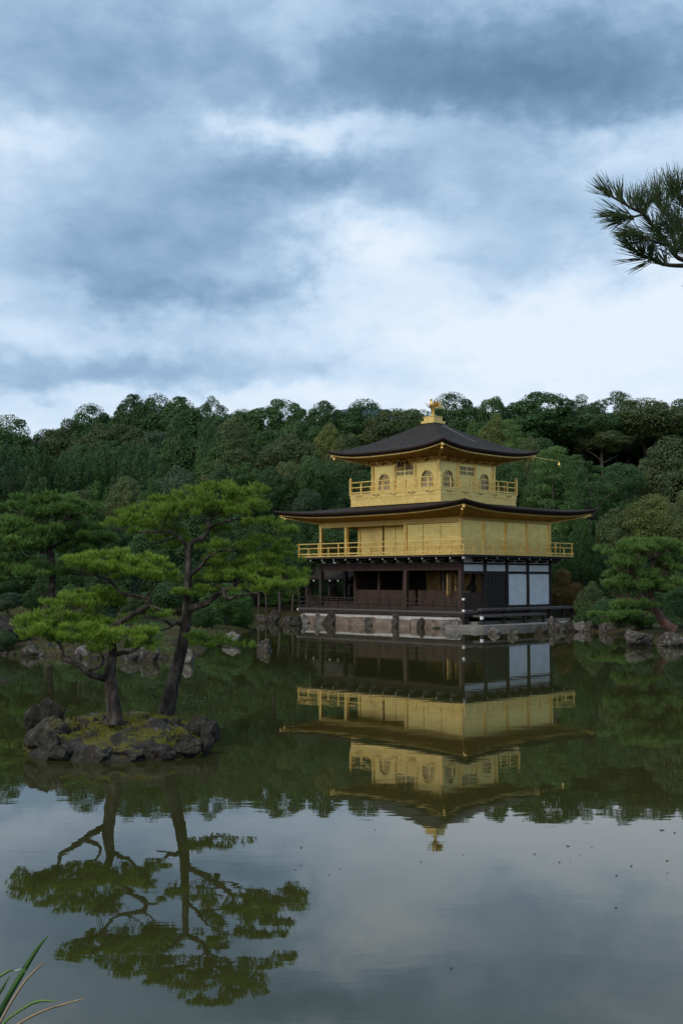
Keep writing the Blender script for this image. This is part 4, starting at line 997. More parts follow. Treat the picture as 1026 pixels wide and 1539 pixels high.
gT = 'pines on the islet'
pine('tall leaning pine with an open crown on the right of the islet', 21.5,
     [(244, 1098, 19, 0), (248, 1084, 15, 0), (260, 1027, 11.5, 0), (272, 978, 10, 0), (280, 932, 9, 0), (281, 905, 7, 0), (283, 866, 6, 0), (283, 838, 5.5, 0), (286, 820, 5, 0), (296, 812, 4.4, 0), (308, 806, 4, .05), (314, 793, 3.4, .1), (318, 778, 2.4, .1), (330, 758, 1.4, .15)],
     [[(284, 826, 4, 0), (272, 810, 3.2, -.1), (257, 800, 2.6, -.2), (230, 799, 2, -.3), (207, 800, 1.3, -.35), (186, 797, .8, -.4)],
      [(268, 806, 2, 0), (250, 812, 1.6, .25), (226, 818, 1, .5)],
      [(312, 795, 3, .1), (325, 788, 2.5, -.05), (344, 783, 2.1, -.2), (372, 779, 1.5, -.3), (404, 784, .9, -.35)],
      [(314, 790, 2.4, .1), (300, 772, 1.7, .4), (276, 762, 1.1, .5)],
      [(322, 774, 2, .1), (345, 762, 1.6, .3), (374, 752, 1, .45)],
      [(284, 866, 4, 0), (294, 858, 3.6, -.05), (303, 850, 3, -.1), (312, 838, 2, -.2), (328, 829, 1.5, -.25), (352, 826, 1, -.3)],
      [(303, 850, 2.4, -.1), (326, 846, 1.8, .3), (356, 842, 1.2, .5), (396, 838, .8, .6)],
      [(283, 917, 6.5, 0), (297, 911, 6, -.05), (311, 907, 5.4, -.1), (323, 896, 4.8, -.1), (338, 888, 4, -.1), (350, 881, 3.2, -.15), (354, 873, 2.4, -.15)],
      [(336, 889, 3, -.1), (342, 899, 2.4, -.3), (362, 895, 2, -.4), (392, 890, 1.5, -.5), (424, 888, 1, -.55), (446, 892, .7, -.6)],
      [(350, 880, 2.4, -.1), (374, 866, 1.9, .2), (402, 858, 1.4, .4), (430, 858, .8, .5)],
      [(338, 886, 2.6, 0), (326, 880, 1.6, .2), (310, 878, 1, .35)],
      [(276, 942, 4.2, 0), (268, 936, 3.6, -.1), (258, 939, 3.0, -.2), (250, 934, 2.4, -.25), (236, 929, 1.8, -.3), (218, 926, 1, -.35)],
      [(262, 938, 2, -.1), (254, 944, 1.5, -.3), (238, 948, 1, -.4)],
      [(274, 958, 3, 0), (288, 951, 2.4, -.2), (304, 958, 2, -.35), (318, 967, 1.6, -.45), (340, 974, 1, -.5)]],
     [(325, 748, 62, 17, .1), (372, 746, 38, 13, .35), (272, 764, 52, 20, .4), (224, 780, 46, 18, -.1), (196, 792, 34, 13, -.35), (300, 772, 56, 17, -.2), (354, 768, 46, 16, -.2), (388, 793, 30, 10, -.35), (424, 802, 14, 6, -.4), (238, 806, 40, 13, .4), (330, 800, 24, 9, .5), (268, 822, 20, 8, .3),
      (390, 824, 46, 15, .5), (414, 846, 46, 17, .5), (344, 846, 34, 15, .2), (312, 872, 26, 11, .3), (434, 866, 30, 13, .4), (380, 862, 42, 14, .2), (326, 826, 26, 9, -.2), (350, 872, 34, 10, -.2),
      (424, 888, 42, 13, -.5), (384, 886, 30, 10, -.4), (448, 880, 18, 9, .2), (290, 893, 24, 9, -.2), (318, 894, 18, 8, .4), (330, 970, 34, 10, -.5), (300, 962, 18, 8, -.3), (232, 926, 22, 9, -.3), (262, 872, 18, 8, .4)],
     7000, 11, 'bark', 'n_bright', 14, .10, .0046, .34, gT, 16, .0045)
pine('short twisted pine with a low spreading crown on the left of the islet', 19.6,
     [(172, 1088, 17, 0), (172, 1073, 13, 0), (168, 1040, 10.5, 0), (166, 1012, 10, 0), (168, 992, 8.5, 0), (170, 975, 7, .05), (166, 960, 6, .1), (162, 950, 5.2, .1), (170, 941, 5, .1), (184, 933, 4.8, .1), (200, 924, 4.6, .05), (214, 916, 4.4, .05), (224, 909, 4.2, .05), (222, 899, 4, 0), (208, 896, 3.5, 0), (195, 894, 3.1, 0), (182, 890, 2.8, 0), (172, 880, 2.4, 0), (164, 872, 2.2, -.05), (146, 865, 1.8, -.1), (120, 860, 1.2, -.2)],
     [[(162, 1022, 6.5, 0), (150, 1018, 5.6, -.1), (137, 1014, 5.2, -.2), (124, 1004, 4.8, -.25), (108, 995, 4.2, -.3), (95, 988, 3.8, -.35), (94, 976, 2.6, -.35), (84, 962, 1.5, -.35)],
      [(128, 1006, 4.0, -.2), (142, 1004, 3.4, -.25), (152, 1000, 3.0, -.25), (155, 990, 2.4, -.2), (148, 976, 1.6, -.15)],
      [(172, 985, 4.5, 0), (184, 981, 3.6, -.15), (197, 980, 2.8, -.25), (212, 970, 1.8, -.35), (226, 964, 1, -.4)],
      [(218, 898, 2.4, 0), (228, 888, 1.8, .2), (236, 876, 1, .3)], [(194, 893, 2.2, 0), (206, 880, 1.7, .25), (220, 866, 1, .4)], [(166, 873, 1.8, 0), (158, 858, 1.3, .3), (150, 846, .8, .4)],
      [(166, 955, 3, .1), (146, 940, 2.2, .3), (122, 926, 1.4, .4), (100, 915, .8, .45)], [(140, 938, 1.8, .2), (112, 944, 1.3, 0), (72, 944, .8, -.1)], [(224, 910, 2.4, 0), (236, 913, 1.6, -.2), (246, 920, .9, -.3)]],
     [(148, 845, 50, 15, .2), (204, 855, 46, 18, .2), (122, 852, 26, 11, -.1), (228, 872, 28, 12, .1), (176, 862, 44, 14, -.1), (246, 868, 14, 8, .2), (112, 912, 46, 17, .4), (146, 908, 34, 13, .5), (78, 938, 44, 15, 0), (42, 944, 22, 12, -.1), (100, 956, 54, 16, -.25), (62, 958, 34, 12, -.2), (136, 962, 44, 14, -.2),
      (186, 962, 40, 13, -.3), (160, 976, 30, 9, -.3), (216, 956, 22, 9, -.4), (156, 896, 28, 10, .6), (178, 936, 30, 9, .6), (232, 976, 22, 8, -.4), (120, 940, 40, 12, .2)],
     5800, 31, 'bark', 'n_bright', 14, .097, .0046, .34, gT, 16, .0045)

# small growth on the islet
def sprig(label, cat, Y, stems, leafm, ln, seed, name='sapling', nn=20):
    b_ = P(stems[0][0][0], stems[0][0][1], Y); t = thing(name, label, cat, b_); k = FPX / Y
    mb = MB(); C_, D_ = [], []; rn = random.Random(seed)
    for s_ in stems:
        p = [P(x, y, Y + rn.uniform(-.05, .05)) - b_ for x, y in s_]; mb.tube(p, [.008 - .005 * i / len(p) for i in range(len(p))], 5, 0, 0, 3)
        for q in p[1:]:
            for _ in range(5): C_.append((q.x + rn.gauss(0, .05), q.y + rn.gauss(0, .05), q.z + rn.gauss(0, .02))); D_.append(Vector((rn.gauss(0, .6), rn.gauss(0, .6), .5)).normalized()[:])
    mb.build('stem', M['bark_grey'], t); link('leaves', np_mesh('leaves', tufts(C_, D_, nn, ln, .006, .6, seed), 3, M[leafm]), t)
sprig('little blue green pine sapling leaning left of the tall trunk', 'sapling', 21.3, [[(246, 1056), (236, 1050), (228, 1046), (216, 1040)], [(236, 1050), (230, 1036), (244, 1034)]], 'n_mid', .05, 3)
sprig('low leafy sapling right of the tall trunk on the islet', 'sapling', 21.0, [[(272, 1080), (282, 1066), (296, 1056), (312, 1052)], [(276, 1072), (274, 1060), (284, 1048)], [(284, 1066), (300, 1062)]], 'n_mid', .05, 4)
sprig('tiny yellow leaved seedling between the rocks at the left of the islet', 'seedling', 20.3, [[(98, 1080), (100, 1070), (106, 1062)], [(100, 1074), (94, 1066)], [(102, 1070), (110, 1066)]], 'f_yellow', .03, 5, 'seedling')

# rough grass and moss tips on the open ground of the left bank
def bank_grass():
    rg = np.random.default_rng(21); n = 26000
    x = rg.uniform(-30, -3, n); y = rg.uniform(42, 80, n); d = shore_dist(x, y); ok = (d > .35) & (np.sin(x * 1.1 + np.cos(y * .7) * 2) + rg.normal(0, .5, n) > -.3)
    x, y = x[ok], y[ok]; z = ground_z(x, y); h = rg.uniform(.05, .22, len(x)); out = []
    a = rg.uniform(0, 6.283, len(x)); w = .022; lx, ly = rg.normal(0, .06, len(x)), rg.normal(0, .06, len(x))
    v = np.stack([np.stack([x - np.cos(a) * w, y - np.sin(a) * w, z - .02], 1), np.stack([x + np.cos(a) * w, y + np.sin(a) * w, z - .02], 1), np.stack([x + lx, y + ly, z + h], 1)], 1).reshape(-1, 3)
    o = link('bank_grass', np_mesh('bank_grass', v, 3, M['f_olive'])); o['kind'] = 'stuff'; o['label'] = 'rough low grass on the open ground of the left bank'
bank_grass()

# ------------------------------------------------------------------ garden pines on the far banks
gB = 'garden pines on the banks'
pine('large dark layered pine with a black trunk on the left bank', 58,
     [(74, 920, 7, 0), (75, 905, 6, 0), (79, 880, 5, 0), (79, 855, 4.6, 0), (78, 838, 4, 0), (74, 824, 3.6, 0), (80, 800, 2.5, 0), (86, 775, 1.6, 0)],
     [[(75, 822, 3, 0), (58, 815, 2, -.5), (36, 812, 1, -1)], [(78, 824, 3, 0), (100, 812, 2, .5), (130, 806, 1, .5)], [(80, 800, 2, 0), (60, 786, 1.4, 1), (30, 770, .8, 1)], [(82, 792, 2, 0), (104, 778, 1.4, -1), (130, 768, .8, -1)], [(79, 856, 2.4, 0), (50, 862, 1.4, -.6), (16, 866, .8, -1)], [(80, 860, 2.2, 0), (106, 862, 1.2, .5), (132, 866, .7, .5)]],
     [(66, 756, 46, 10, 0), (30, 768, 36, 10, 1), (112, 768, 40, 10, -1), (80, 780, 60, 11, 1), (20, 794, 44, 11, -.5), (66, 806, 54, 11, -.8), (126, 796, 40, 11, .5), (150, 814, 24, 9, 0), (30, 822, 50, 11, -1), (110, 826, 46, 10, .6), (-16, 810, 40, 12, 0), (10, 852, 50, 12, 0), (50, 864, 40, 10, -1), (112, 858, 44, 12, .5), (-30, 842, 40, 14, 0), (6, 872, 44, 10, -.5)],
     6500, 51, 'bark', 'n_garden', 13, .30, .017, .42, gB, 18, .016)
pine('layered pine with a bent reddish trunk leaning left on the right bank', 56,
     [(1012, 948, 9, 0), (1002, 940, 8, 0), (990, 926, 6.5, 0), (981, 908, 5.5, 0), (977, 896, 5, 0), (975, 880, 4.2, 0), (976, 868, 3.8, 0), (978, 858, 3, 0), (982, 840, 2, 0)],
     [[(976, 896, 4, 0), (966, 896, 3.4, -.2), (956, 900, 2.8, -.5), (946, 903, 1.6, -.8)], [(975, 872, 3, 0), (966, 866, 2.4, -.4), (952, 864, 1.4, -.8)], [(978, 862, 2.4, 0), (994, 856, 1.6, .4), (1012, 852, 1, .8)], [(976, 884, 2.4, 0), (956, 882, 1.6, .6), (930, 884, 1, .9)]],
     [(972, 824, 40, 10, 0), (940, 832, 34, 10, -.6), (1004, 834, 32, 10, .5), (934, 848, 30, 10, -.8), (976, 850, 34, 9, .6), (1014, 852, 24, 10, .4), (950, 866, 34, 9, -.2), (928, 878, 22, 8, -.8), (984, 880, 40, 10, .5), (950, 886, 32, 8, -.8), (1006, 884, 24, 9, -.3), (956, 912, 30, 9, -.8),],
     3400, 61, 'bark_red', 'n_mid', 12, .28, .016, .5, gB, 14, .02)
pine('low clipped pine bush hanging over the shore rocks right of the terrace', 60,
     [(930, 940, 4, 0), (926, 930, 3, 0), (920, 922, 2, 0)], [[(926, 930, 2, 0), (904, 926, 1.2, -.3)], [(924, 928, 2, 0), (950, 930, 1.2, 0)]],
     [(914, 932, 26, 9, 0), (944, 934, 30, 9, 0), (972, 938, 20, 8, .3), (928, 926, 26, 7, .5), (900, 930, 16, 6, .4)],
     1500, 71, 'bark', 'n_dark', 12, .2, .014, .6, gB, 20, .012)

# ------------------------------------------------------------------ tree kinds for the wood: crowns of many small leaves, each kind in a few shapes
def leaf_cloud(blobs, size, dens, seed, asp=.55, up=.25, shell=.72, keep=1.0):
    rg = np.random.default_rng(seed); out = []
    B_ = np.array(blobs, float)
    for b in B_:
        c, r = b[:3], b[3:6]; area = 4 * math.pi * ((r[0] * r[1]) ** .8 + (r[0] * r[2]) ** .8 + (r[1] * r[2]) ** .8) / 3
        n = int(area * dens); d = rg.normal(0, 1, (n, 3)); d[:, 2] += .25; d /= np.linalg.norm(d, axis=1, keepdims=True)
        rad = shell + (1.06 - shell) * rg.random((n, 1)) ** .7
        p = c + d * r * rad
        # leave out what lies deep inside a neighbouring clump
        q = np.ones(n, bool)
        for b2 in B_:
            if b2 is b: continue
            e = ((p - b2[:3]) / b2[3:6]); q &= (e ** 2).sum(1) > .42
        p, d = p[q], d[q]; n = len(p)
        nr = d + rg.normal(0, .45, (n, 3)); nr[:, 2] += up; nr /= np.linalg.norm(nr, axis=1, keepdims=True)
        t1 = np.cross(nr, rg.normal(0, 1, (n, 3))); t1 /= np.linalg.norm(t1, axis=1, keepdims=True) + 1e-9; t2 = np.cross(nr, t1)
        s = size * rg.uniform(.55, 1.3, (n, 1))
        out.append(np.stack([p - t1 * s, p + t2 * s * asp - nr * s * .12, p + t1 * s, p - t2 * s * asp - nr * s * .12], 1))
    return np.concatenate(out).reshape(-1, 3)
def dome_blobs(seed, W_=8, H_=7, n=60, flat=.8, r=(.08, .15), lobes=6):
    """a crown of a few broad lobes, each carrying many small clumps"""
    rn = random.Random(seed); bl = []; L_ = []
    for i in range(lobes):
        a_ = i * 2.4 + rn.uniform(-.5, .5); rr = W_ * (.05 if i == 0 else rn.uniform(.18, .27)); q = W_ * rn.uniform(.19, .27)
        L_.append((math.cos(a_) * rr, math.sin(a_) * rr, H_ * (.60 if i == 0 else rn.uniform(.26, .52)), q, q, H_ * rn.uniform(.2, .29)))
    bl += L_
    for i in range(n):
        l = L_[i % lobes]; d = Vector((rn.gauss(0, 1), rn.gauss(0, 1), rn.gauss(.35, .8))).normalized(); q = rn.uniform(*r) * W_ * .8; e = rn.uniform(.78, .98)
        bl.append((l[0] + d.x * l[3] * e, l[1] + d.y * l[4] * e, l[2] + d.z * l[5] * e, q * 1.15, q * 1.15, q * flat))
    return bl
def tall_blobs(seed, W_=8, H_=7, n=26):
    rn = random.Random(seed); bl = []
    for i in range(n):
        f_ = i / n; z = H_ * (.08 + .85 * f_); w = W_ * .42 * (1 - f_) ** .7 * rn.uniform(.5, 1); a_ = i * 2.4 + rn.uniform(-.4, .4); q = W_ * (.10 + .13 * (1 - f_)) * rn.uniform(.8, 1.2)
        bl.append((math.cos(a_) * w, math.sin(a_) * w, z, q, q, q * .62))
    bl.append((0, 0, H_ * .5, W_ * .16, W_ * .16, H_ * .46)); return bl
def feather_blobs(seed, W_=8, H_=7, n=34):
    rn = random.Random(seed); bl = [(0, 0, H_ * .4, W_ * .3, W_ * .3, H_ * .33)]
    for i in range(n):
        a_ = rn.uniform(0, 6.283); rr = rn.uniform(.1, 1) ** .7; q = W_ * rn.uniform(.045, .085)
        bl.append((math.cos(a_) * rr * W_ * .40, math.sin(a_) * rr * W_ * .40, H_ * (.42 + .42 * (1 - rr ** 2) * rn.uniform(.7, 1.05)), q, q, q * rn.uniform(2.0, 3.4)))
    return bl
def layer_blobs(seed, W_=8, H_=7, n=22):
    rn = random.Random(seed); bl = []
    for i in range(n):
        f_ = (i + rn.random()) / n; z = H_ * (.05 + .85 * f_); rr = W_ * .40 * (1.05 - f_ * .75) * rn.uniform(.35, 1); a_ = i * 2.4 + rn.uniform(-.5, .5); q = W_ * rn.uniform(.13, .23) * (1.1 - .4 * f_)
        bl.append((math.cos(a_) * rr, math.sin(a_) * rr, z, q, q, q * .34))
    return bl
def umbrella_blobs(seed, W_=8, H_=7, n=16):
    rn = random.Random(seed); bl = []
    for i in range(n):
        a_ = rn.uniform(0, 6.283); rr = math.sqrt(rn.random()); q = W_ * rn.uniform(.10, .17)
        bl.append((math.cos(a_) * rr * W_ * .40, math.sin(a_) * rr * W_ * .40, H_ * (.5 + .36 * (1 - rr * rr) * rn.uniform(.6, 1.1)), q, q, q * .5))
    return bl
def trunk_mesh(seed, limbs=5, spread=3.0, r0=.26):
    """ten metres of trunk with limbs; the top four metres are inside the crown"""
    rn = random.Random(seed); mb = MB(); bend = rn.uniform(-.4, .4), rn.uniform(-.4, .4)
    mb.tube([(0, 0, -.8), (0, 0, .3), (bend[0], bend[1], 3.2), (bend[0] * .4, bend[1] * 1.4, 6), (bend[0] * 1.1, bend[1] * .6, 10)], [r0 * 1.5, r0 * 1.1, r0 * .85, r0 * .7, r0 * .2], 8, .15, seed, 3)
    for i in range(limbs):
        a_ = rn.uniform(0, 6.283); z = rn.uniform(4.2, 7.2); e = rn.uniform(.6, 1) * spread
        mb.tube([(bend[0] * .5, bend[1] * 1.2, z), (math.cos(a_) * e * .5, math.sin(a_) * e * .5, z + e * .4), (math.cos(a_) * e, math.sin(a_) * e, z + e * .75)], [r0 * .5, r0 * .36, r0 * .12], 6, .15, seed + i, 3)
    return mb.mesh('trunk', M['bark_grey'])
KIND = {
    'oak': [np_mesh('crown', leaf_cloud(dome_blobs(s, n=70, r=(.07, .13)), .098, 64, s), 4, M['f_mid']) for s in (1, 2, 3, 4, 5)],
    'camphor': [np_mesh('crown', leaf_cloud(dome_blobs(s, n=110, r=(.055, .095), flat=.72, lobes=8), .092, 70, s), 4, M['f_mid']) for s in (11, 12, 13)],
    'cypress': [np_mesh('crown', leaf_cloud(tall_blobs(s, n=38), .125, 32, s, .4), 4, M['f_dark']) for s in (21, 22, 23)],
    'feather': [np_mesh('crown', leaf_cloud(feather_blobs(s, n=46), .15, 26, s, .25, -.2), 4, M['f_blue']) for s in (31, 32, 33)],
    'pine': [np_mesh('crown', leaf_cloud(layer_blobs(s), .15, 30, s, .25, .1, .5), 4, M['n_mid']) for s in (41, 42, 43, 44)],
    'umbrella': [np_mesh('crown', leaf_cloud(umbrella_blobs(s), .13, 32, s, .4, .1, .5), 4, M['f_dark']) for s in (51, 52)],
}
NAMES = {'oak': ('broadleaf_tree', 'tree'), 'camphor': ('broadleaf_tree', 'tree'), 'cypress': ('cypress_tree', 'tree'), 'feather': ('feathery_tree', 'tree'), 'pine': ('pine_tree', 'pine tree'), 'umbrella': ('tall_tree', 'tree')}
TR = [trunk_mesh(s) for s in (1, 2, 3, 4)]
_tc = [0]; trnd = random.Random(77)
def tree(kind, px, ytop, ybot, wpx, Y, mat, label, group=None, name=None, cat=None, trunk=True):
    _tc[0] += 1; n = _tc[0]; k = FPX / Y
    x = P(px, ytop, Y).x; zt = P(px, ytop, Y).z; zb = P(px, ybot, Y).z; g = gz(x, Y)
    zb = max(zb, g - .3); zt = max(zt, zb + 1.0)
    W_ = wpx / k; H_ = (zt - zb) / .87
    nm, ct = NAMES[kind]
    t = thing(name or nm, label, cat or ct, (x, Y, g), 0, group)
    c = bpy.data.objects.new('crown', KIND[kind][n % len(KIND[kind])]); C.objects.link(c); c.parent = t
    c.location = (0, 0, zb - g); c.scale = (W_ / 8, W_ / 8, H_ / 7); c.rotation_euler = (0, 0, trnd.uniform(0, 6.28))
    c.material_slots[0].link = 'OBJECT'; c.material_slots[0].material = M[mat]
    if trunk:
        b = bpy.data.objects.new('trunk', TR[n % 4]); C.objects.link(b); b.parent = t
        hz = (zb - g) + .62 * H_; b.scale = (max(.35, W_ / 9), max(.35, W_ / 9), hz / 10); b.rotation_euler = (0, 0, trnd.uniform(0, 6.28))
    return t

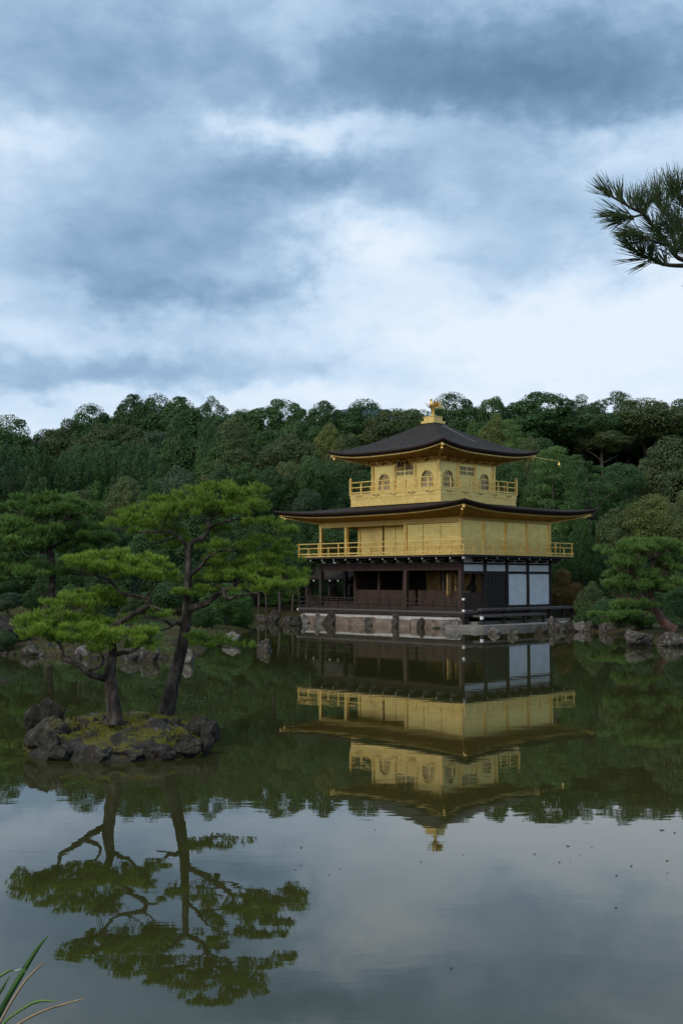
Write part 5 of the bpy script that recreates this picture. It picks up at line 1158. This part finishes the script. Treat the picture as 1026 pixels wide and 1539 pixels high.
gH = 'trees of the wooded hill'
T = [  # kind, px, top, bottom, width, distance, foliage, label
    ('camphor', 14, 624, 720, 92, 124, 'f_mid', 'rounded green tree on the ridge at the left edge of the sky'),
    ('oak', 66, 641, 710, 60, 132, 'f_dark', 'small dark tree in the dip of the ridge at the far left'),
    ('oak', 100, 634, 715, 70, 128, 'f_brown', 'brown tinged tree rising right of the dip in the ridge'),
    ('camphor', 142, 606, 700, 78, 130, 'f_mid', 'rounded tree with a bright green top on the left ridge'),
    ('oak', 150, 642, 715, 80, 124, 'f_brown', 'brownish oak crown below the rounded bright top on the left slope'),
    ('oak', 196, 632, 720, 80, 126, 'f_brown', 'brownish oak crown in the middle of the left slope'),
    ('oak', 118, 664, 735, 70, 120, 'f_dark', 'dark lumpy crown on the left slope above the feathery trees'),
    ('oak', 186, 668, 740, 74, 119, 'f_brown', 'brownish low crown on the left slope above the feathery trees'),
    ('camphor', 206, 596, 680, 70, 134, 'f_dark', 'dark tree with a ragged top on the highest part of the left ridge'),
    ('camphor', 234, 590, 690, 72, 133, 'f_dark', 'dark high tree at the crest of the left ridge'),
    ('oak', 228, 640, 720, 70, 124, 'f_grey', 'greyish green crown below the crest of the left ridge'),
    ('camphor', 276, 600, 690, 84, 132, 'f_mid', 'broad dark green tree sloping down right of the crest'),
    ('cypress', 266, 636, 760, 74, 118, 'f_dark', 'tall dark cypress standing on the slope below the crest'),
    ('umbrella', 322, 596, 650, 44, 130, 'f_dark', 'flat topped pine standing up alone above the ridge left of centre'),
    ('cypress', 313, 634, 740, 50, 116, 'f_bright', 'slender bright green cypress on the slope left of centre'),
    ('oak', 362, 608, 690, 64, 131, 'f_dark', 'dark crown on the ridge right of the flat topped pine'),
    ('camphor', 420, 601, 680, 82, 130, 'f_mid', 'rounded tree with a paler top on the ridge left of the pavilion'),
    ('pine', 352, 640, 770, 130, 112, 'f_olive', 'wide loose olive pine with bare grey branches on the slope'),
    ('oak', 402, 648, 720, 74, 118, 'f_mid', 'mid green crown in the slope between olive pine and pavilion'),
    ('camphor', 482, 603, 690, 72, 129, 'f_dark', 'dark rounded tree on the ridge just left of the far mountain'),
    ('oak', 456, 628, 710, 80, 122, 'f_mid', 'deep green crown below the ridge left of the pavilion roof'),
    ('oak', 497, 632, 700, 46, 117, 'f_yellow', 'upright yellow green tree left of the upper roof'),
    ('oak', 440, 655, 730, 88, 110, 'f_olive', 'rounded olive tree left of the upper roof corner'),
    ('oak', 520, 654, 720, 60, 112, 'f_olive', 'small olive crown just above the left corner of the upper roof'),
    ('camphor', 544, 600, 680, 84, 131, 'f_mid', 'rounded tree in front of the far mountain'),
    ('oak', 592, 609, 680, 80, 128, 'f_olive', 'light topped tree on the ridge left of the gilded bird'),
    ('oak', 640, 612, 700, 60, 127, 'f_mid', 'green crown on the ridge behind the gilded bird'),
    ('camphor', 684, 589, 664, 84, 130, 'f_dark', 'dark spreading tree rising right of the gilded bird'),
    ('oak', 736, 601, 680, 64, 127, 'f_mid', 'mid green tree on the ridge right of the gilded bird'),
    ('oak', 742, 627, 700, 64, 116, 'f_yellow', 'yellow green rounded tree just above the right slope of the upper roof'),
    ('pine', 772, 638, 720, 74, 112, 'n_mid', 'green pine behind the right slope of the upper roof'),
    ('oak', 797, 652, 720, 44, 108, 'f_olive', 'small olive bush crown behind the right end of the upper roof'),
    ('camphor', 806, 591, 668, 118, 128, 'f_mid', 'large rounded tree on the ridge right of the pavilion'),
    ('umbrella', 880, 592, 668, 66, 131, 'f_dark', 'dark pointed tree on the right ridge, left one of a pair'),
    ('umbrella', 924, 589, 668, 74, 132, 'f_dark', 'dark pointed tree on the right ridge, right one of a pair'),
    ('oak', 880, 620, 662, 90, 126, 'f_dark', 'dark overhanging crown above the shaded hollow on the right'),
    ('camphor', 970, 597, 660, 124, 127, 'f_olive', 'broad canopy tree over bare dark trunks at the right'),
    ('oak', 1024, 604, 668, 80, 128, 'f_dark', 'dark ridge tree at the right edge'),
    ('oak', 908, 634, 666, 70, 124, 'f_olive', 'pale lower edge of the canopy above the shaded hollow'),
    ('camphor', 1014, 654, 770, 112, 100, 'f_olive', 'big rounded olive tree at the right edge below the hollow'),
    ('feather', 20, 682, 770, 90, 104, 'f_blue', 'feathery young tree at the left edge below the ridge'), ('feather', 62, 690, 770, 74, 102, 'f_dark', 'feathery tree second from the left edge'),
    ('feather', 104, 690, 775, 80, 104, 'f_blue', 'feathery tree left of the pale yellowish tree'), ('feather', 142, 686, 770, 70, 106, 'f_mid', 'feathery tree with upright plumes above the pale yellowish tree'),
    ('feather', 214, 678, 775, 86, 106, 'f_blue', 'feathery tree with tall plumes right of the pale yellowish tree'), ('feather', 178, 690, 775, 60, 107, 'f_blue', 'small feathery tree just behind the pale yellowish tree'),
    ('oak', 188, 711, 800, 74, 92, 'f_olive', 'pale yellowish tree in the middle of the left wood'), ('oak', 228, 728, 810, 60, 90, 'f_mid', 'green tree right of the pale yellowish tree'),
    ('oak', 120, 738, 790, 60, 90, 'f_olive', 'low olive crown behind the layered pine on the left bank'), ('oak', 268, 706, 790, 84, 98, 'f_grey', 'dull grey green tree behind the tall islet pine'),
    ('oak', 438, 688, 745, 46, 100, 'f_olive', 'slim tree with a bare reddish trunk left of the middle roof'), ('oak', 474, 684, 765, 70, 98, 'f_mid', 'deep green tree left of the top storey'),
    ('camphor', 462, 734, 775, 44, 90, 'f_grey', 'grey green bush just above the left end of the middle roof'), ('oak', 510, 700, 775, 60, 100, 'f_dark', 'dark tree beside the left end of the top balcony'),
    ('oak', 408, 706, 775, 74, 97, 'f_dark', 'dark green tree behind the crown of the tall islet pine'), ('pine', 498, 776, 850, 50, 94, 'n_mid', 'light green pine seen through the open bay of the middle storey'),
    ('oak', 440, 776, 850, 70, 94, 'f_dark', 'dark tree behind the left end of the gold balcony'), ('oak', 380, 790, 880, 90, 92, 'f_dark', 'dark tree behind the right half of the tall islet pine'),
    ('oak', 300, 770, 870, 110, 88, 'f_dark', 'dark tree directly behind the tall islet pine'), ('oak', 218, 800, 880, 90, 84, 'f_mid', 'dark green tree behind the gap between the islet pines'),
    ('oak', 160, 780, 870, 70, 86, 'f_dark', 'shaded tree just right of the layered pine on the left bank'),
    ('pine', 832, 678, 790, 116, 96, 'n_mid', 'large green pine right of the upper roof'), ('pine', 884, 700, 800, 120, 93, 'f_mid', 'spreading green tree right of the middle roof'),
    ('oak', 812, 690, 770, 60, 98, 'f_mid', 'green crown right of the top balcony'), ('pine', 862, 688, 760, 70, 100, 'n_mid', 'pine with pointed pale shoots below the shaded hollow'),
    ('oak', 926, 690, 770, 80, 97, 'f_blue', 'cool green tree below the shaded hollow'), ('oak', 980, 738, 820, 110, 84, 'f_yellow', 'yellowish maple at the right above the bent pine'),
    ('oak', 1026, 742, 840, 80, 82, 'f_olive', 'olive maple at the right edge above the round bush'), ('camphor', 928, 766, 850, 80, 84, 'f_olive', 'olive green tree above the bent pine on the right bank'),
    ('feather', 872, 790, 860, 50, 86, 'f_mid', 'young pine with upright candles right of the gold balcony'), ('feather', 906, 800, 880, 60, 84, 'f_dark', 'dark bushy tree behind the bent pine'),
    ('oak', 846, 800, 880, 70, 92, 'f_dark', 'dark tree behind the right end of the gold balcony'), ('oak', 836, 840, 910, 60, 90, 'f_dark', 'dark tree behind the reddish maple'),
    ('oak', 846, 856, 912, 52, 82, 'f_maple', 'small maple turning reddish orange right of the white walls'),
    ('oak', 886, 878, 938, 60, 70, 'f_olive', 'rounded light green shrub beside the reddish maple'), ('oak', 912, 896, 942, 66, 67, 'f_mid', 'low green shrub behind the shore rocks'),
    ('camphor', 1022, 880, 938, 66, 60, 'f_bright', 'rounded bright green bush behind the bent pine at the right edge'), ('oak', 960, 850, 930, 90, 74, 'f_dark', 'dark tree in the shade behind the bent pine trunk'),
    ('oak', 876, 912, 944, 34, 66.5, 'f_mid', 'low round shrub at the right end of the stone terrace'), ('camphor', 902, 908, 944, 40, 65, 'f_dark', 'low dark shrub over the shore rocks, second from the terrace'), ('oak', 930, 912, 946, 44, 64, 'f_mid', 'low green shrub over the shore left of the bent pine trunk'), ('oak', 962, 916, 950, 40, 61, 'f_dark', 'low dark shrub just left of the bent pine trunk foot'), ('oak', 1006, 926, 950, 36, 56.5, 'f_bright', 'small bright tuft of shrub behind the right shore boulders'),
    ('oak', 150, 900, 940, 60, 64, 'f_mid', 'mid green shrub on the left bank behind the short pine'), ('oak', 206, 896, 932, 56, 66, 'f_olive', 'olive shrub on the left bank between the two islet pines'), ('camphor', 304, 905, 948, 50, 62, 'f_dark', 'dark shrub at the foot of the rounded bush on the left bank'),
    ('oak', 26, 944, 982, 50, 47.5, 'f_mid', 'low shrub at the waterline below the two dark rocks on the left'), ('pine', 120, 946, 982, 60, 47, 'n_dark', 'low pine shrub on the left bank behind the small pine foliage'), ('oak', 160, 948, 984, 46, 47, 'f_dark', 'dark low shrub on the left bank just left of the short trunk'), ('pine', 232, 946, 984, 50, 48, 'n_mid', 'low green pine shrub on the bank between the two trunks'), ('oak', 300, 948, 980, 44, 50, 'f_mid', 'low green shrub on the bank tip right of the tall trunk'),
    ('oak', 1010, 820, 900, 70, 74, 'f_dark', 'dark tree above the round bush at the right edge'),
    ('camphor', 338, 878, 950, 92, 66, 'n_dark', 'dark rounded bush at the tip of the left bank'), ('camphor', 366, 912, 950, 40, 67, 'n_dark', 'small dark round bush at the very tip of the left bank'),
    ('oak', 50, 886, 918, 40, 62, 'f_bright', 'bright green low shrub left of the black trunk'), ('oak', 14, 888, 920, 50, 62, 'f_grey', 'grey green low shrub at the left edge of the bank'), ('oak', 108, 876, 915, 46, 66, 'f_mid', 'low green shrub right of the black trunk'),
    ('oak', 8, 966, 984, 40, 45.6, 'f_dark', 'dark low bush at the left waterline'), ('oak', 420, 886, 925, 70, 92, 'f_mid', 'green bush behind the trunks at the far end of the inlet'), ('oak', 470, 872, 930, 60, 96, 'f_mid', 'green trees seen under the fishing deck roof'),
    ('oak', 505, 862, 925, 50, 98, 'f_mid', 'green tree seen through the open ground floor bay'), ('oak', 250, 868, 925, 90, 76, 'f_dark', 'dark shrub on the left bank behind the tall pine trunk'), ('oak', 180, 872, 920, 80, 78, 'f_dark', 'dark shrub on the left bank behind the short pine'),
]
for k_, px, y0, y1, w_, Y, m_, lb in T:
    if Y > 99 and k_ in ('oak', 'camphor'): w_ *= 1.45 if Y > 122 else 1.25; y1 += 14
    gi = gH if Y > 99 else 'trees and shrubs behind the pond'
    nm = ct = None
    if 'bush' in lb or 'shrub' in lb: nm, ct = 'shrub', 'shrub'
    elif 'maple' in lb: nm, ct = 'maple_tree', 'maple tree'
    tree(k_, px, y0, y1, w_, Y, m_, lb, gi, nm, ct)
# bare trunks at the far end of the inlet
for i, (x0, x1, r_, lb) in enumerate(((388, 386, 3, 'thin leaning trunk at the far end of the inlet, left one'), (400, 396, 2.6, 'thin bare trunk at the far end of the inlet, middle one'), (420, 417, 4, 'thicker dark trunk at the far end of the inlet beside the fishing deck'), (437, 440, 3, 'dark forked trunk under the left end of the fishing deck roof'))):
    Y = 86; t = thing('slender_tree', lb, 'tree', P(x0, 930, Y), 0, 'bare trunks at the inlet'); b_ = P(x0, 930, Y)
    mb = MB(); mb.tube([P(x0, 932, Y) - b_, P((x0 + x1) / 2 + 2, 900, Y) - b_, P(x1, 866, Y) - b_], [r_ * .7 * Y / FPX, r_ * .55 * Y / FPX, r_ * .35 * Y / FPX], 8, .15, i, 4); mb.build('trunk', M['bark_grey'], t)
    c = bpy.data.objects.new('crown', KIND['oak'][i % 5]); C.objects.link(c); c.parent = t; c.location = (P(x1, 872, Y) - b_); c.scale = (.32, .32, .34); c.material_slots[0].link = 'OBJECT'; c.material_slots[0].material = M['f_dark']
# the rest of the wood: crowns nothing tells apart, row behind row up the slope
def fill(regions):
    rn = random.Random(9)
    for (x0, x1, n, Y0, Y1, top_f, wr_, mats, label) in regions:
        for i in range(n):
            px = x0 + (x1 - x0) * (i + rn.uniform(.1, .9)) / n; Y = rn.uniform(Y0, Y1); t_ = top_f(px) + rn.uniform(-4, 10)
            tree(rn.choice(('oak', 'camphor', 'oak', 'camphor', 'cypress') if Y > 96 else ('oak', 'oak', 'camphor', 'pine', 'feather')), px, t_, t_ + rn.uniform(70, 110), rn.uniform(*wr_), Y, rn.choice(mats), label, label.replace('dark ', '') + ' row', trunk=True)
ridge = lambda x: np.interp(x, [-60, 0, 40, 62, 100, 140, 200, 240, 300, 400, 500, 600, 700, 820, 900, 1000, 1100], [640, 640, 652, 660, 650, 628, 610, 606, 614, 622, 624, 626, 622, 610, 612, 614, 620])
fill([(-190, 1210, 30, 138, 150, lambda x: ridge(x) + 8, (110, 150), ('f_dark', 'f_mid'), 'dark tree crowded along the top of the ridge'),
      (-60, 1090, 26, 136, 146, lambda x: ridge(x) + 34, (90, 120), ('f_dark',), 'dark tree behind the crowns of the ridge'),
      (-60, 1090, 18, 131, 137, lambda x: ridge(x) + 6, (110, 150), ('f_dark', 'f_mid'), 'tree of the front rank along the ridge'),
      (780, 1110, 12, 134, 142, lambda x: ridge(x) + 10, (104, 140), ('f_dark', 'f_mid', 'f_dark'), 'tree of the closed canopy along the right ridge'),
      (800, 1100, 9, 140, 148, lambda x: 652 + 8 * math.sin(x * .1), (80, 100), ('f_dark',), 'dark tree deep in the shaded hollow on the right'),
      (-60, 820, 20, 114, 124, lambda x: ridge(x) + 44, (96, 136), ('f_dark', 'f_mid', 'f_mid', 'f_brown'), 'tree filling the upper slope between the named crowns'),
      (-170, 560, 17, 98, 110, lambda x: 706 + 10 * math.sin(x * .05), (70, 100), ('f_dark', 'f_dark', 'f_mid'), 'dark tree filling the lower slope on the left'),
      (560, 840, 7, 100, 110, lambda x: 690, (70, 100), ('f_dark', 'f_mid'), 'dark tree on the slope behind the pavilion'),
      (-170, 560, 17, 88, 97, lambda x: 770 + 12 * math.sin(x * .07), (80, 110), ('f_dark', 'f_dark', 'f_mid'), 'dark tree at the foot of the slope on the left'),
      (800, 1090, 8, 90, 100, lambda x: 770, (70, 100), ('f_dark', 'f_mid', 'n_mid'), 'dark tree at the foot of the slope on the right'),
      (840, 1090, 7, 104, 112, lambda x: 716, (60, 80), ('f_dark', 'f_mid'), 'tree on the slope below the shaded hollow'),
      (-60, 300, 8, 74, 82, lambda x: 840, (80, 110), ('f_dark', 'f_mid'), 'dark tree in the shade along the back of the left bank'),
      (840, 1090, 6, 78, 88, lambda x: 830, (70, 100), ('f_dark', 'f_dark', 'f_mid'), 'dark tree in the shade along the back of the right bank')])
# bare trunks in the shaded hollow on the right
for i, (px, ln) in enumerate(((842, -6), (878, 8), (902, -4), (936, 14), (962, -10), (990, 6))):
    Y = 131 + i % 3; b_ = P(px, 712, Y); b_.z = gz(b_.x, Y) - .3
    t = thing('bare_trunk_tree', 'thin bare trunk in the dark hollow under the right ridge canopy', 'tree', b_, 0, 'thin trunks in the dark hollow')
    mb = MB(); top = P(px + ln, 640, Y) - b_; mb.tube([(0, 0, 0), top * .5 + Vector((.4, 0, 0)), top], [.16, .12, .07], 7, .1, i, 4); mb.tube([top * .45, top * .7 + Vector((1.2, 0, 0)), top + Vector((2.4, 0, .4))], [.08, .06, .03], 6, .1, i, 3); mb.build('trunk', M['bark_grey'], t)

# ------------------------------------------------------------------ close pine branch reaching in from the right
def near_pine():
    Y = 2.6; k = FPX / Y; b_ = Vector((1.75, Y + .1, gz(1.75, Y + .1)))
    t = thing('near_pine', 'close pine branch with long dark needles reaching in at the upper right', 'pine tree', b_)
    def build(n_, mb, m_, par=t):
        o = mb.build(n_, M[m_], par); o.matrix_parent_inverse = Matrix.Translation(-b_); return o
    mb = MB(); mb.tube([b_ + Vector((0, 0, -.4)), b_ + Vector((.02, 0, .8)), Vector((1.72, Y + .05, 3.2)), Vector((1.62, Y, 3.75)), Vector((1.7, Y + .05, 4.6))], [.12, .1, .085, .07, .04], 12, .12, 3, 8); build('trunk', mb, 'bark')
    br = [[(1500, 420, 14, 0), (1260, 400, 9, 0), (1120, 396, 6, 0), (1040, 399, 4, 0), (1000, 398, 3, 0), (978, 390, 2.4, 0), (952, 377, 1.6, -.02)],
          [(1060, 398, 5, 0), (1030, 392, 4, 0), (1014, 384, 3.6, 0), (1003, 366, 3.2, .02), (985, 346, 2.8, .03), (966, 322, 2.4, .03), (949, 313, 2.2, .02), (932, 303, 1.8, .02), (918, 295, 1.5, .02)],
          [(1110, 396, 5, 0), (1066, 372, 4, .1), (1030, 350, 3, .12), (1000, 322, 2.4, .12), (985, 304, 2, .12)],
          [(1100, 396, 5, 0), (1070, 350, 4, -.06), (1040, 316, 3, -.08), (1018, 296, 2.4, -.08)], [(1003, 368, 3, .02), (980, 362, 2.2, -.04), (956, 350, 1.6, -.06)], [(966, 322, 2, .03), (948, 326, 1.6, 0), (930, 322, 1.2, -.02)],
          [(1150, 398, 5, 0), (1110, 420, 4, .05), (1074, 430, 3, .06), (1054, 429, 2, .06)]]
    for i, l in enumerate(br):
        mb = MB(); mb.tube([P(a, c, Y + d) for a, c, r, d in l], [r / k for a, c, r, d in l], 8, .14, i, 5); build('branch', mb, 'bark')
    rg = np.random.default_rng(4); tu = []
    def tuft(px, py, ang, sp, ln, n, dy=0): tu.append((px, py, ang, sp, ln, n, dy))
    for q in ((918, 295, 128, 9, 44, 34, .02), (914, 294, 150, 8, 40, 14, .02), (934, 304, 104, 16, 42, 30, .02), (930, 302, 96, 10, 38, 14, .0), (946, 312, 88, 18, 44, 30, .02), (962, 318, 92, 16, 50, 44, .04), (968, 322, 82, 14, 56, 46, .03), (956, 316, 100, 12, 44, 30, .1),
              (930, 322, 176, 14, 44, 34, -.02), (938, 325, 190, 14, 44, 34, -.02), (950, 328, 170, 22, 50, 40, 0), (944, 326, 205, 18, 42, 24, 0), (985, 304, 96, 16, 52, 46, .12), (990, 310, 80, 20, 46, 36, .12), (1000, 322, 104, 22, 52, 46, .1), (1010, 300, 98, 14, 52, 46, -.08), (1018, 296, 84, 14, 52, 46, -.08), (1026, 306, 100, 22, 56, 46, -.06),
              (956, 350, 182, 12, 40, 34, -.06), (964, 352, 165, 22, 44, 40, -.05), (976, 360, 175, 20, 46, 40, -.04), (952, 377, 128, 10, 44, 26, -.02), (952, 377, 112, 8, 36, 20, -.02), (957, 380, 150, 10, 40, 20, -.02), (966, 385, 98, 12, 40, 36, 0), (976, 390, 84, 10, 46, 44, 0), (970, 388, 176, 10, 50, 16, 0), (980, 391, 205, 9, 46, 14, 0), (990, 395, 130, 24, 40, 26, 0),
              (1000, 398, 110, 26, 40, 36, 0), (1003, 366, 150, 26, 46, 44, .02), (990, 350, 140, 26, 50, 46, .03), (985, 346, 60, 26, 50, 46, .03), (1014, 384, 110, 30, 46, 46, 0), (1010, 378, 30, 30, 46, 40, 0), (1012, 350, 120, 30, 54, 50, .12), (1020, 340, 90, 30, 54, 50, .12), (1030, 350, 150, 30, 54, 50, .1), (1024, 366, 120, 30, 50, 46, .05), (1040, 320, 120, 24, 54, 46, -.08), (1040, 376, 120, 30, 54, 46, .05),
              (1048, 430, 165, 10, 26, 20, .06), (1064, 430, 120, 20, 40, 40, .06), (1060, 372, 100, 30, 54, 50, .1), (1066, 350, 90, 26, 56, 46, -.06), (1090, 396, 90, 40, 54, 46, 0), (1120, 396, 110, 40, 54, 46, 0)): tuft(*q)
    V = []
    for px, py, ang, sp, ln, n, dy in tu:
        for _ in range(int(n * .85)):
            o = P(px + rg.normal(0, 1.6), py + rg.normal(0, 1.6), Y + dy + rg.normal(0, .012)); a_ = R(ang + rg.normal(0, sp)); l = ln / k * rg.uniform(.7, 1.08)
            d = Vector((math.cos(a_), rg.normal(0, .32), math.sin(a_))).normalized(); e = o + d * l; m_ = o + d * (l * .5) + Vector((0, 0, .0)) + Vector((rg.normal(0, .02), rg.normal(0, .02), rg.normal(-.01, .015))) * l
            s_ = d.cross(Vector((rg.normal(), rg.normal(), rg.normal()))).normalized(); w_ = .00095
            s2 = d.cross(s_) * w_; s_ = s_ * w_
            for A_, B_ in ((s_, s2), (s2, -s_), (-s_, -s2), (-s2, s_)):
                V += [o + A_ * .8, o + B_ * .8, m_ + B_, m_ + A_]; V += [m_ + A_, m_ + B_, e + B_ * .25, e + A_ * .25]
    o = link('needles', np_mesh('needles', [tuple(v) for v in V], 4, M['n_tan']), t); o.matrix_parent_inverse = Matrix.Translation(-b_)
near_pine()

# ------------------------------------------------------------------ grass at the viewer's feet
def grass_clump():
    Y = 3.3; base = P(-60, 1690, Y); t = thing('grass_clump', 'long grass blades, green and dry, rising at the lower left corner', 'grass', base)
    def blade(pts, wid, mat, lab=None, dy=0):
        p = [P(a, b_, Y + dy * i) for i, (a, b_) in enumerate(pts)]; w_ = [x * Y / FPX for x in wid]; p, w_ = spline(p, w_, 6); mb = MB(); vs = []
        for i, q in enumerate(p):
            d = (p[min(i + 1, len(p) - 1)] - p[max(i - 1, 0)]).normalized(); s_ = d.cross(Vector((.15, -1, .25))).normalized() * w_[i] / 2; nn = d.cross(s_).normalized() * w_[i] * .22
            vs += [q - s_ + nn, q, q + s_ + nn, q + nn * .3 - d.cross(s_).normalized() * .001]
        fs = []
        for i in range(len(p) - 1):
            for a, b_ in ((0, 1), (1, 2), (2, 3), (3, 0)): fs.append((4 * i + a, 4 * i + b_, 4 * i + 4 + b_, 4 * i + 4 + a))
        mb.add(vs, fs, True); o = mb.build('blade', M[mat], t); o.matrix_parent_inverse = Matrix.Translation(-base)
        if lab: o['label'] = lab
        return o
    blade([(-60, 1690), (-30, 1590), (0, 1522), (34, 1462), (58, 1424), (74, 1405)], [9, 9, 8.5, 8, 5, .5], 'grass_g', 'broad dark green blade', .01)
    blade([(-50, 1690), (-20, 1585), (4, 1530), (34, 1480), (56, 1456), (68, 1446)], [4, 4, 4, 3.8, 3, 1], 'grass_t', 'tan dry blade', -.01)
    blade([(-60, 1690), (-30, 1560), (-8, 1505), (4, 1486), (15, 1467)], [6, 6, 6, 4, .5], 'grass_g')
    blade([(-60, 1690), (-50, 1520), (-22, 1478), (0, 1467), (14, 1459), (23, 1459)], [5, 5, 5, 5, 4, 1], 'grass_l', 'arching light green blade', .01)
    blade([(22, 1459.5), (27, 1458.5), (33, 1456)], [1.5, 3, .6], 'grass_w', 'bleached tip')
    blade([(-50, 1690), (-10, 1570), (8, 1536), (38, 1514), (54, 1506), (68, 1504), (86, 1505)], [4, 4, 4, 4, 4.5, 4, .5], 'grass_l', 'low bending green blade', -.02)
    blade([(-40, 1690), (0, 1566), (30, 1538), (66, 1519), (98, 1509), (122, 1502), (128, 1500)], [4, 4, 4, 3.6, 3, 1.6, .6], 'grass_t', 'long drooping pale blade', -.02)
    for i in range(7): blade([(-60 - 12 * i, 1690), (-70 - 14 * i, 1580), (-60 - 20 * i, 1500)], [5, 5, .5], 'grass_g')
grass_clump()

# ------------------------------------------------------------------ leaves afloat on the pond
fl = [(1013, 1252, 9, 'dark floating leaf nearest the right edge of the pond'), (1002, 1294, 8, 'dark floating leaf at the right, lower of the two by the edge'), (948, 1302, 9, 'dark floating leaf right of centre, left of the edge leaf'), (926, 1316, 8, 'dark floating leaf below and left of the others'), (853, 1272, 10, 'floating leaf left of the right hand leaves'), (803, 1284, 7, 'single floating leaf right of the bird reflection'), (840, 1296, 7, 'small dark leaf afloat below the single one'),
      (678, 1456, 9, 'dark leaf afloat in the near water at the centre'), (925, 1365, 7, 'small leaf afloat in the cloud reflection at the right'), (453, 1274, 8, 'leaf afloat left of the bird reflection'), (632, 1296, 5, 'tiny leaf afloat below the bird reflection'), (994, 1248, 14, 'thin pale twig afloat near the right edge')]
for i, (px, py, w_, lb) in enumerate(fl):
    p = W(px, py); d = p.length; s_ = w_ * d / FPX / 4.4; rn = random.Random(i); mb = MB(); n = 10
    vs = [(s_ * math.cos(2 * math.pi * j / n) * (1 + .2 * math.cos(4 * math.pi * j / n)), s_ * .6 * math.sin(2 * math.pi * j / n), .004 + .003 * math.sin(j * 2.1)) for j in range(n)] + [(0, 0, .003)]
    mb.add(vs + [(x, y, z - .004) for x, y, z in vs], [(j, (j + 1) % n, n) for j in range(n)] + [(n + 1 + (j + 1) % n, n + 1 + j, 2 * n + 1) for j in range(n)])
    o = mb.build('floating_leaf', M['deadleaf']); o.location = (p.x, p.y, .004); o.rotation_euler = (0, 0, rn.uniform(-.6, .6)); tag(o, lb, 'leaf', 'leaves floating on the pond')

_r = random.Random(41); fm = None
for i in range(16):
    px, py = _r.uniform(420, 1020), _r.uniform(1165, 1330); p = W(px, py); s_ = _r.uniform(.8, 1.7) * p.length / FPX / 1.6; mb = MB(); n = 7
    vs = [(s_ * math.cos(2 * math.pi * j / n) * _r.uniform(.8, 1.2), s_ * .7 * math.sin(2 * math.pi * j / n), .003) for j in range(n)]
    mb.add(vs + [(x, y, -.002) for x, y, z in vs], [tuple(range(n)), tuple(range(n, 2 * n))[::-1]] + [(j, j + n, (j + 1) % n + n, (j + 1) % n) for j in range(n)])
    o = mb.build('floating_leaf', M['deadleaf']); o.location = (p.x, p.y, .003); tag(o, 'tiny fleck of leaf litter afloat on the open water', 'leaf', 'tiny flecks on the pond')
